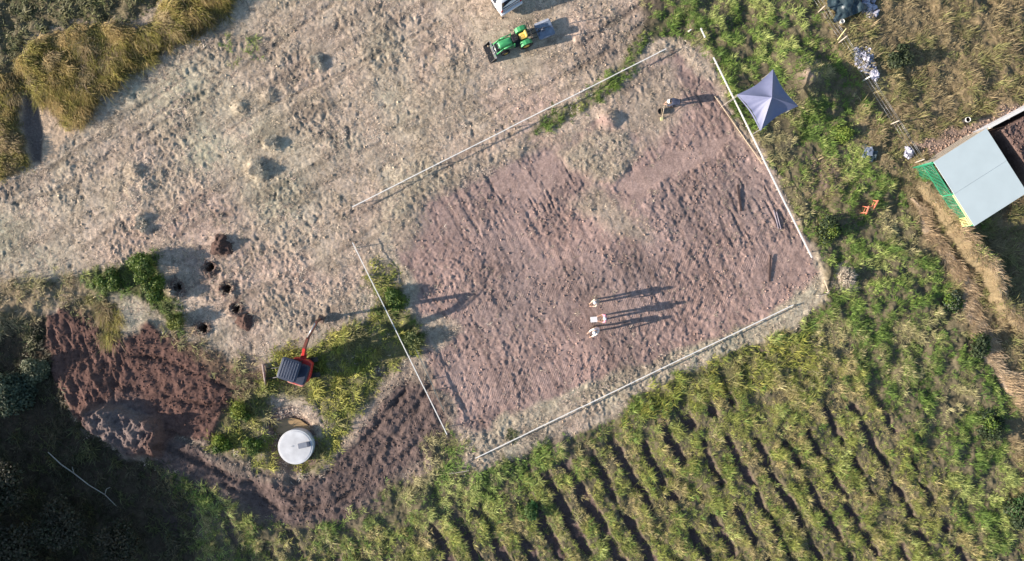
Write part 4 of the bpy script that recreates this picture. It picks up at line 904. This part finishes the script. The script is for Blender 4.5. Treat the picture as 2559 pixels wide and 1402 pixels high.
def rubble(px, py, rpx, n, label, seed, sheet=False, sizes=(.08, .3), mats=(M_stone, M_stoned), name='rubble_heap', cat='rubble'):
    rs = random.Random(seed); c = G(px, py); t = thing(name, c, 0, label, cat)
    loose = name == 'scattered_stones'
    if loose: bpy.data.objects.remove(t); t = None; mats = (mats[0],)
    for k, m in enumerate(mats):
        mb = MB()
        for i in range(n // len(mats)):
            a = rs.random() * 6.283; q = .85 * rpx / S * rs.random() ** .8; s_ = rs.uniform(*sizes); x, y = q * math.cos(a) * .75, q * math.sin(a) * 1.2
            x, y = x * math.cos(.5) - y * math.sin(.5), x * math.sin(.5) + y * math.cos(.5)
            zz = gz(c.x + x, c.y + y) - c.z + s_ * .2 + .35 * max(0, 1 - q / (rpx / S)) * rs.random()
            mb.box((x, y, zz), (s_ * rs.uniform(.7, 1.5), s_, s_ * (.12 if sheet else rs.uniform(.4, .9))), (rs.uniform(-.7, .7), rs.uniform(-.7, .7), rs.random() * 6), rs.uniform(.6, .95))
        o = mb.build(name if loose else ['pale_pieces', 'grey_pieces'][k], m, t, bevel=.01)
        if loose: o.location = c; tag(o, label, cat, kind='stuff')
    return t
rubble(2155, 152, 38, 260, 'heap of white and grey rubble against the wire fence right of the canopy', 4, sizes=(.05, .2))
rubble(2182, 192, 16, 30, 'few pale stones scattered in shade below the white rubble heap', 14, name='scattered_stones', cat='stones')
rubble(2266, 380, 14, 34, 'small pile of pale stones at the fence corner by the green shed post', 8)
rubble(2166, 384, 20, 30, 'crumpled blue-grey plastic scraps in the weeds between pad and shed', 9, True, (.15, .45), (mat('blue_grey_plastic', (.16, .19, .25), .4), M_tarp), 'plastic_scraps', 'plastic scraps')
rubble(2170, 18, 34, 70, 'pale broken stones beside the dark tarp at the top edge', 12, name='scattered_stones', cat='stones')
def tarp():
    c = G(2108, 12); vs = []; n = 30; fs = []
    for i in range(n + 1):
        for j in range(n + 1):
            x = (i / n - .5) * 2.3; y = (j / n - .5) * 1.9; e = 1 + .15 * math.sin(5 * y); x *= e
            f = float(fbm(np.array([x + 5]), np.array([y + 9]), .5, 4, 3)[0]); r_ = float(ridg(np.array([x * 1.0]), np.array([y]), .7, 5)[0])
            vs.append((x, y, max(.02, .5 * (1 - (2 * i / n - 1) ** 2) * (1 - (2 * j / n - 1) ** 2)) + .45 * f + .40 * r_ - .2))
    for i in range(n):
        for j in range(n): fs.append((i * (n + 1) + j, (i + 1) * (n + 1) + j, (i + 1) * (n + 1) + j + 1, i * (n + 1) + j + 1))
    o = MB().add(vs, fs, True).build('crumpled_tarp', M_tarp); o.location = c; o.rotation_euler = (0, 0, .4); tag(o, 'crumpled blue-black tarp heaped at the top edge beside the fence', 'tarp')
tarp()

# ------------------------------------------------------------------ foliage: shrubs, trees, tussocks
def leaf_cloud(name, cen, rad, n, size, pal, parent, seed, squash=.8, lobes=7, material=None, droop=0.0):
    rs = np.random.RandomState(seed); L = []
    for i in range(lobes):
        a = rs.rand() * 6.283; q = rad * (.15 + .55 * rs.rand()); L.append((q * math.cos(a), q * math.sin(a), rad * squash * (rs.rand() * .9 - .35), rad * (.35 + .3 * rs.rand())))
    L = np.array(L); k = rs.randint(0, lobes, n); d = rs.normal(0, 1, (n, 3)); d /= np.linalg.norm(d, axis=1)[:, None]
    rr = L[k, 3] * (.55 + .5 * rs.rand(n)); p = L[k, :3] + d * rr[:, None] * np.array([1, 1, squash]) + rs.normal(0, size * .5, (n, 3))
    tone = rs.rand(lobes)[k]; pl = np.array(pal); c = pl[(np.clip(tone * .7 + rs.rand(n) * .3, 0, .999) * len(pl)).astype(int)] * (.75 + .5 * rs.rand(n, 1))
    u = rs.normal(0, 1, (n, 3)); u[:, 2] *= .5; u /= np.linalg.norm(u, axis=1)[:, None]; v = np.cross(u, d + .5 * rs.normal(0, 1, (n, 3))); v /= np.linalg.norm(v, axis=1)[:, None] + 1e-9
    s = size * (.6 + .8 * rs.rand(n))[:, None]; p = p + np.array(cen)
    V = np.stack([p - u * s * .5, p + v * s * .28, p + u * s * .5, p - v * s * .28], 1).reshape(-1, 3)
    i = np.arange(n) * 4
    return np_mesh(name, V, np.stack([i, i + 1, i + 2, i + 3], 1).ravel(), i, np.full(n, 4), np.repeat(c, 4, 0), material or M_leaf, parent)
M_bark = mat('tree_bark', (.12, .09, .07), .9, var=.3, scale=10, bump=.4)
def tree(name, x, y, h, rad, n, size, pal, label, cat, seed, group=None, trunk=.12, lobes=9, squash=.75, low=.0):
    g0 = gz(x, y) if abs(x) < 40.1 and abs(y) < 23.9 else 0
    t = thing(name, (x, y, g0), 0, label, cat, group); rs = random.Random(seed); m = MB()
    zc = h - rad * squash * .8
    m.path([(0, 0, -.2), (rs.uniform(-.05, .05) * h, rs.uniform(-.05, .05) * h, zc * .55), (0, 0, zc)], [trunk, trunk * .8, trunk * .5], 8)
    for i in range(6):
        a = i * 1.05 + rs.random(); m.path([(0, 0, zc * (.35 + .1 * i)), (rad * .35 * math.cos(a), rad * .35 * math.sin(a), zc * (.6 + .08 * i)), (rad * .7 * math.cos(a), rad * .7 * math.sin(a), zc * (.8 + .07 * i))], [trunk * .5, trunk * .3, trunk * .12], 6)
    m.build('trunk', M_bark, t); leaf_cloud('crown', (0, 0, zc - low), rad, n, size, pal, t, seed, squash, lobes); return t
def shrub(px, py, h, rad, n, size, pal, label, seed, name='shrub', cat='shrub', group=None, lobes=7, squash=.7):
    c = W2(px, py); return tree(name, float(c[0]), float(c[1]), h, rad, n, size, pal, label, cat, seed, group, .04, lobes, squash)
GR = [(.10, .17, .03), (.16, .22, .04), (.07, .12, .03), (.20, .24, .05)]
DK = [(.045, .07, .03), (.06, .085, .04), (.035, .05, .025), (.08, .10, .045)]
BL = [(.075, .10, .06), (.10, .125, .075), (.05, .075, .05), (.13, .15, .09)]
shrub(372, 668, 1.3, .95, 5200, .13, GR, 'bright green shrub casting shade on the mown grass, topmost above the red digging', 21, group='green shrubs above the digging')
shrub(398, 722, 1.1, .85, 4200, .13, GR, 'green shrub just below the tallest one, beside the shaded post hole', 22, group='green shrubs above the digging')
shrub(285, 700, .85, .85, 3600, .13, GR, 'low green shrub left of the tallest shrub at the field edge', 23, group='green shrubs above the digging')
shrub(445, 800, .7, .6, 2200, .12, [(.22, .24, .05), (.17, .2, .04), (.12, .15, .04)], 'small yellow-green shrub at the right end of the shrub line above the digging', 24, group='green shrubs above the digging')
shrub(612, 1028, .8, .75, 3400, .13, [(.24, .27, .04), (.18, .23, .04), (.10, .15, .03)], 'yellow-green shrub above left of the tank, largest of those beside it', 25, group='shrubs beside the tank')
shrub(556, 1108, .7, .65, 2600, .13, [(.18, .24, .03), (.10, .16, .03), (.06, .1, .03)], 'bright green shrub on the far left of the tank by the brown track', 26, group='shrubs beside the tank')
shrub(640, 1110, .6, .6, 2400, .12, GR, 'green shrub close against the left side of the tank', 27, group='shrubs beside the tank')
shrub(985, 745, .75, .8, 3600, .13, GR, 'green shrub crossed by the left hand white board, above the excavator shadow', 28)
shrub(1035, 850, .6, .6, 2400, .12, [(.12, .15, .05), (.17, .19, .07), (.08, .12, .04)], 'small grey-green shrub at the pad edge beside the left hand white board', 29)
shrub(2240, 150, 1.0, .95, 4200, .12, DK + BL, 'round dark green shrub in dry grass right of the white rubble', 30)
shrub(2070, 585, .8, 1.0, 4600, .13, GR + DK, 'wide green shrub in the weeds right of the pad, below the short dark shade', 31)
shrub(2105, 330, .55, .7, 2400, .12, [(.14, .24, .04), (.2, .26, .05), (.1, .16, .03)], 'bright green bush in the weeds below right of the canopy', 32)
shrub(2440, 860, .5, .95, 3800, .16, DK + GR, 'dark leafy bush in the weeds beside the pale grass strip, upper of three', 33, group='leafy bushes beside the pale strip')
shrub(2460, 1060, .5, 1.1, 4200, .16, DK + GR, 'dark leafy bush beside the pale grass strip, middle of three', 34, group='leafy bushes beside the pale strip')
shrub(2530, 1270, 1.2, 1.3, 5200, .17, DK + [(.06, .13, .04), (.08, .15, .05)], 'large deep green leafy bush near the bottom right corner, lowest of three', 35, group='leafy bushes beside the pale strip')
shrub(1330, 1270, .7, .7, 2800, .12, [(.05, .14, .04), (.08, .16, .05), (.10, .15, .04)], 'deep green bush at the head of the crop rows below the lower white board', 36)
shrub(2385, 755, .5, .7, 2800, .15, BL + GR, 'small leafy bush in weeds at the left edge of the pale strip', 37)
# dead pale shrub
def dead_shrub(px, py, label, seed, r=.55, m=None):
    rs = random.Random(seed); c = G(px, py); t = thing('dead_shrub', c, 0, label, 'shrub'); mb = MB()
    for i in range(170):
        a = rs.random() * 6.283; e = rs.uniform(.15, 1.3); L = r * rs.uniform(.6, 1.25); d = Vector((math.cos(a) * math.cos(e), math.sin(a) * math.cos(e), math.sin(e)))
        p = Vector((0, 0, .05)); q = p + d * L * .6; s = q + (d + Vector((rs.uniform(-.5, .5), rs.uniform(-.5, .5), rs.uniform(-.3, .3)))) * L * .4
        mb.path([p, q, s], [.022, .02, .006], 4)
    mb.build('twigs', m or mat('bleached_twigs', (.44, .38, .31), .9, var=.2), t)
    mb = MB()
    for i in range(160):
        a = rs.random() * 6.283; e = rs.uniform(.1, 1.4); L = r * rs.uniform(.5, 1.0); p = Vector((math.cos(a) * math.cos(e), math.sin(a) * math.cos(e), math.sin(e) * 1.0)) * L
        mb.box(p, (.13, .06, .008), (rs.random() * 3, rs.random() * 3, rs.random() * 6))
    mb.build('dead_leaves', mat('withered_leaves', (.46, .40, .31), .9, var=.2), t)
dead_shrub(2110, 693, 'pale withered shrub in weeds at the lower right corner of the pad', 5, .62)
# tussocks of uncut grass in the mown field
def tussock(px, py, r, h, label, seed, pal):
    rs = np.random.RandomState(seed); c = G(px, py); n = 520; a = rs.rand(n) * 6.283; q = r * np.sqrt(rs.rand(n)) * (.55 + .5 * np.sin(2 * a + seed) ** 2)
    base = np.stack([q * np.cos(a), q * np.sin(a) * 1.15, grid_at(Z, c.x + q * np.cos(a), c.y + q * np.sin(a) * 1.15) - c.z], 1); pl = np.array(pal); col = pl[rs.randint(0, len(pl), n)] * (.8 + .4 * rs.rand(n, 1))
    o = blades('grass_tussock', base, a + rs.normal(0, .6, n), np.clip(.75 + .6 * q / r + rs.normal(0, .2, n), .3, 1.5), .62 * h * (.7 + .5 * rs.rand(n)), .03 * (.7 + .6 * rs.rand(n)), col, M_grass)
    o.location = c; tag(o, label, 'grass tussock', 'grey tussocks left standing in the mown field')
TP = [(.50, .46, .37), (.36, .35, .29), (.60, .54, .43)]
tussock(648, 424, .62, .40, 'grey-green tussock standing in the middle of the mown field, larger of the close pair', 1, TP)
tussock(684, 360, .5, .30, 'grey-green tussock in the mown field, smaller and upper of the close pair', 2, TP)
tussock(792, 158, .5, .30, 'grey tussock in the upper part of the mown field left of the tractor', 3, TP)
tussock(358, 560, .42, .42, 'pale grey tussock in the mown field above the green shrubs', 4, TP)
tussock(1280, 1088, .45, .3, 'dark green tussock beside the left end of the lower white board', 7, [(.12, .15, .06), (.2, .2, .1)])

# trees on the left: the low ones in view, the tall ones just outside that shade the corner
shrub(45, 985, 1.5, 1.7, 15000, .17, BL, 'bushy blue-green tree in shade at the left edge beside the red digging', 41, 'small_tree', 'tree', 'dark trees in the bottom left corner', 10)
shrub(112, 925, 1.1, .9, 6000, .15, [(.14, .16, .09), (.10, .12, .07), (.18, .19, .11)], 'smaller paler tree just right of the blue-green one, touching the digging', 42, 'small_tree', 'tree', 'dark trees in the bottom left corner', 7)
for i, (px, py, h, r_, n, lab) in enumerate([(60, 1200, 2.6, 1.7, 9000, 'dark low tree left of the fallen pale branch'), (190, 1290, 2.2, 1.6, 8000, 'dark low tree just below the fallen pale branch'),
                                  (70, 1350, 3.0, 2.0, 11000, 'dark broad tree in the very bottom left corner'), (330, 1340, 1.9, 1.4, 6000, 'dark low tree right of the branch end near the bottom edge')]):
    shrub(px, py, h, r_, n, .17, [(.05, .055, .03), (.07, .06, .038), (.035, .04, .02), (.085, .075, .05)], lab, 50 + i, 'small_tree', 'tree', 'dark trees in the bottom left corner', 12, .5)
for i, (x, y, h, r_) in enumerate([(-47.2, -6.9, 4.0, 2.2), (-48.5, -11.6, 5.0, 2.8), (-48.5, -14.8, 7.2, 3.6), (-49.2, -19.5, 8.2, 3.8), (-49.7, -24.0, 9.2, 4.2), (-45, -29, 9.0, 4.0), (-42.5, -17.0, 5.0, 2.8), (-42, -22.5, 6.0, 3.0), (-42.5, -13.6, 3.8, 2.0), (-36, -25, 6.0, 2.8), (-44, -26, 8.0, 3.2), (-36, -22.5, 4.6, 2.2), (-31.5, -22.6, 4.2, 1.9), (-39, -19.5, 5.2, 2.4), (-38.5, -15.5, 4.0, 1.9)]):
    tree('tall_tree', x, y, h, r_, 15000, .38, DK, 'dark tall tree standing off the bottom left corner and shading it', 'tree', 70 + i, 'tall trees west of the plot', .22, 12, .95)
# fallen pale branch
A = P(120, 1130, .5); pts = [P(120, 1130, .6), P(152, 1160, .8), (P(185, 1183, .7)), P(222, 1212, .7), P(262, 1236, .6), P(291, 1265, .5)]
mb = MB().path([p - A for p in pts], [.03, .036, .034, .028, .024, .012], 8); o = mb.build('fallen_branch', mat('bleached_wood', (.34, .32, .28), .8), None); o.location = A
mb = MB(); mb.path([pts[4] - A, P(266, 1222, .9) - A, P(275, 1218, 1.0) - A], [.03, .02, .01], 6).path([pts[2] - A, P(180, 1166, 1.0) - A], [.03, .01], 6); mb.build('side_twig', mat('bleached_wood', (.34, .32, .28)), o)
tag(o, 'long pale bare branch lying across the dark scrub in the bottom left', 'branch')

# ------------------------------------------------------------------ people
def ik(a, b, l1, l2, pole):
    a, b = Vector(a), Vector(b); d = b - a; L = min(d.length, (l1 + l2) * .995); dn = d.normalized(); x = (l1 * l1 - l2 * l2 + L * L) / (2 * L)
    h = math.sqrt(max(0, l1 * l1 - x * x)); p = Vector(pole); p = p - dn * p.dot(dn); p = p.normalized() if p.length > 1e-5 else Vector((0, 0, 1))
    return a + dn * x + p * h, a + dn * L
def skinned(name, verts, edges, rad, m, parent, sub=2, root=0):
    me = bpy.data.meshes.new(name); me.from_pydata([tuple(v) for v in verts], edges, []); o = link(name, me, m, parent)
    o.modifiers.new('skin', 'SKIN').use_smooth_shade = True
    for i, r_ in enumerate(rad):
        d = me.skin_vertices[0].data[i]; r_ = r_ if isinstance(r_, tuple) else (r_, r_); d.radius = r_; d.use_root = (i == root)
    s = o.modifiers.new('sub', 'SUBSURF'); s.levels = sub; s.render_levels = sub
    return o
def person(loc, face, label, footL, footR, lean, handL, handR, shirt, trousers, hat=None, hipz=.92, sleeve=.6, headfwd=.04, twist=0):
    """local frame: x ahead, y to the left"""
    t = thing('person', loc, face, label, 'person')
    hip = Vector((-.12 * math.sin(lean) * 2, 0, hipz)); up = Vector((math.sin(lean), 0, math.cos(lean))); fw = Vector((math.cos(lean), 0, -math.sin(lean)))
    sp = hip + up * .2; ch = hip + up * .40; nk = hip + up * .56; hd = nk + up * .12 + fw * headfwd; tp = hd + up * .09
    V = [hip, sp, ch, nk, hd, tp]; E = [(0, 1), (1, 2), (2, 3), (3, 4), (4, 5)]; Rr = [.115, .10, .115, .052, (.085, .095), .06]
    def add(p, par, r_): V.append(Vector(p)); E.append((par, len(V) - 1)); Rr.append(r_); return len(V) - 1
    nose = add(hd + fw * .115 - up * .01, 4, .018)
    for s_ in (-1, 1): add(hd + Vector((0, s_ * .095, 0)), 4, .018)
    joints = {}
    for s_, ft in ((1, footL), (-1, footR)):
        h = hip + Vector((0, s_ * .1, -.05)); an = Vector((ft[0], ft[1], .09)); kn, an = ik(h, an, .44, .43, (1, 0, .2))
        a = add(h, 0, .095); b = add(kn, a, .062); c = add(an, b, .04); f = add((an.x + .05, an.y, .045), c, .04); g = add((an.x + .16, an.y + s_ * .015, .035), f, .033); joints['leg%d' % s_] = (h, kn, an)
    for s_, hd_ in ((1, handL), (-1, handR)):
        sh = ch + up * .09 + Vector((0, s_ * .19, 0)); el, wr = ik(sh, hd_, .29, .26, (-.3, s_ * .6, -.8))
        a = add(sh, 2, .055); b = add(el, a, .042); c = add(wr, b, .028); d = (wr - el).normalized(); pl = add(wr + d * .07, c, (.038, .018))
        side = d.cross(Vector((0, 0, 1))); side = side.normalized() if side.length > .1 else Vector((0, 1, 0)); dn = Vector((0, 0, -1))
        for q, L in ((-.027, .075), (-.009, .085), (.009, .08), (.027, .062)):
            k1 = add(wr + d * .11 + side * q, pl, .010); k2 = add(wr + d * (.11 + L * .5) + side * q + dn * .012, k1, .009); add(wr + d * (.11 + L * .85) + side * q + dn * .035, k2, .007)
        th = add(wr + d * .045 - side * .04 * s_ + dn * .01, pl, .011); add(wr + d * .085 - side * .055 * s_ + dn * .03, th, .009)
        joints['arm%d' % s_] = (sh, el, wr)
    body = skinned('body', V, E, Rr, M_skin, t, 2)
    for s_ in (-1, 1): MB().lathe([(0, -.012), (.009, -.008), (.012, 0), (.009, .008), (0, .012)], hd + fw * .088 + Vector((0, s_ * .034, .012)), 8).build('eye', M_white, body)
    # hair cap
    hb = MB(); vs = []
    q = up.to_track_quat('Z', 'Y')
    prof = [(.102, -.03), (.108, .02), (.100, .07), (.07, .115), (0, .128)]
    hb.lathe(prof, (0, 0, 0), 16); o = hb.build('hair', M_hair, body); o.location = hd - fw * .028; o.rotation_euler = (0, lean, 0)
    # shirt
    aL, aR = joints['arm1'], joints['arm-1']
    sv = [hip + up * .04, sp, ch, nk - up * .05]; se = [(0, 1), (1, 2), (2, 3)]; sr = [(.175, .16), (.165, .15), (.19, .165), .088]
    for a_ in (aL, aR):
        sv += [a_[0], a_[0].lerp(a_[1], .5), a_[0].lerp(a_[1], 1.0)]; k = len(sv) - 3; se += [(2, k), (k, k + 1), (k + 1, k + 2)]; sr += [.072, .06, .056]
        if sleeve > 1: sv.append(a_[1].lerp(a_[2], .85)); se.append((k + 2, k + 3)); sr.append(.042)
    skinned('shirt', sv, se, sr, shirt, body, 2, 1)
    tv = [hip + up * .05, hip - up * .02]; te = [(0, 1)]; tr_ = [(.168, .15), (.168, .155)]
    for s_ in (1, -1):
        j = joints['leg%d' % s_]; k = len(tv); tv += [j[0], j[1], j[1].lerp(j[2], .9)]; te += [(1, k), (k, k + 1), (k + 1, k + 2)]; tr_ += [.108, .076, .062]
    skinned('trousers', tv, te, tr_, trousers, body, 2, 1)
    for s_ in (1, -1):
        an = joints['leg%d' % s_][2]; MB().rbox((an.x + .06, an.y, .05), (.29, .11, .10), .05, h=.03).rbox((an.x + .0, an.y, .11), (.12, .105, .1), .045, h=.01).build('boot', M_shoe, body)
    if hat:
        h = MB(); rb = hat[1]; h.lathe([(rb, .045), (rb * .98, .055), (.115, .065), (.112, .10), (.10, .145), (.06, .168), (0, .172)], (0, 0, 0), 24); 
        o = h.build('hat', hat[0], body); o.location = hd - fw * .01; o.rotation_euler = (0, lean, 0)
    return t
W_ = R(180)
def at(px, py): return G(px, py)
person(at(1486, 752), R(200), 'person in pale top and cap, uppermost of the three standing close together on the pad', (.05, .12), (-.02, -.10), R(20), (.40, .20, 1.05), (.42, -.02, .95), M_beige, M_brownc, (M_hat, .125), sleeve=2)
person(at(1507, 793), R(184), 'person in pink top holding a white sheet, middle of the three on the pad', (.0, .15), (.02, -.14), R(8), (.42, .18, 1.12), (.42, -.18, 1.12), M_pink, M_brownc, (M_hat, .12), sleeve=.6)
person(at(1486, 822), R(215), 'person in white top with both arms forward, lowest of the three on the pad', (.08, .14), (-.06, -.16), R(28), (.58, .16, .98), (.52, -.16, 1.0), M_pale, M_brownc, (M_hat, .13), sleeve=2)
p4 = person(at(1683, 262), R(176), 'person in dark clothes and white hat bending with a long tool at upper right', (.05, .16), (-.05, -.16), R(88), (.60, .14, .45), (.52, -.10, .38), M_jean, M_jean, (M_hat, .16), hipz=.80, sleeve=2)
# plan sheet held in front of the middle person
c = P(1484, 798.5, 1.13); m = MB().box((0, 0, 0), (.46, .36, .006), (0, R(3), 0)); o = m.build('plan_sheet', M_paper); o.location = c; o.rotation_euler = (0, 0, R(4)); tag(o, 'blank white rectangular sheet held by the person in pink', 'plan sheet')
# long-handled tool and hole by the bending person
a, b = P(1660, 268, .5), P(1653, 297, .03); m = MB(); t = thing('long_handled_spade', b, 0, 'long pale-handled spade held down by the bending person', 'spade')
m.tube((0, 0, .12), a - b + Vector((0, .1, .1)), .02).build('handle', M_timber, t); MB().rbox((0, -.02, .08), (.20, .05, .26), .02, (R(-50), 0, R(10))).build('blade', M_yelp, t)
c = G(1650, 280); t = thing('dark_tool_bucket', c, 0, 'dark low bucket on the soil beside the bending person\'s spade', 'bucket')
MB().lathe([(.17, 0), (.21, .22), (.22, .22), (.215, .25), (.195, .25), (.16, .03), (0, .03)], seg=22).build('pail', M_black, t)
MB().path([(.0, .2 * math.cos(a), .24 + .16 * math.sin(a)) for a in [math.pi * i / 8 for i in range(9)]], .009, 5).build('handle', M_timber, t)
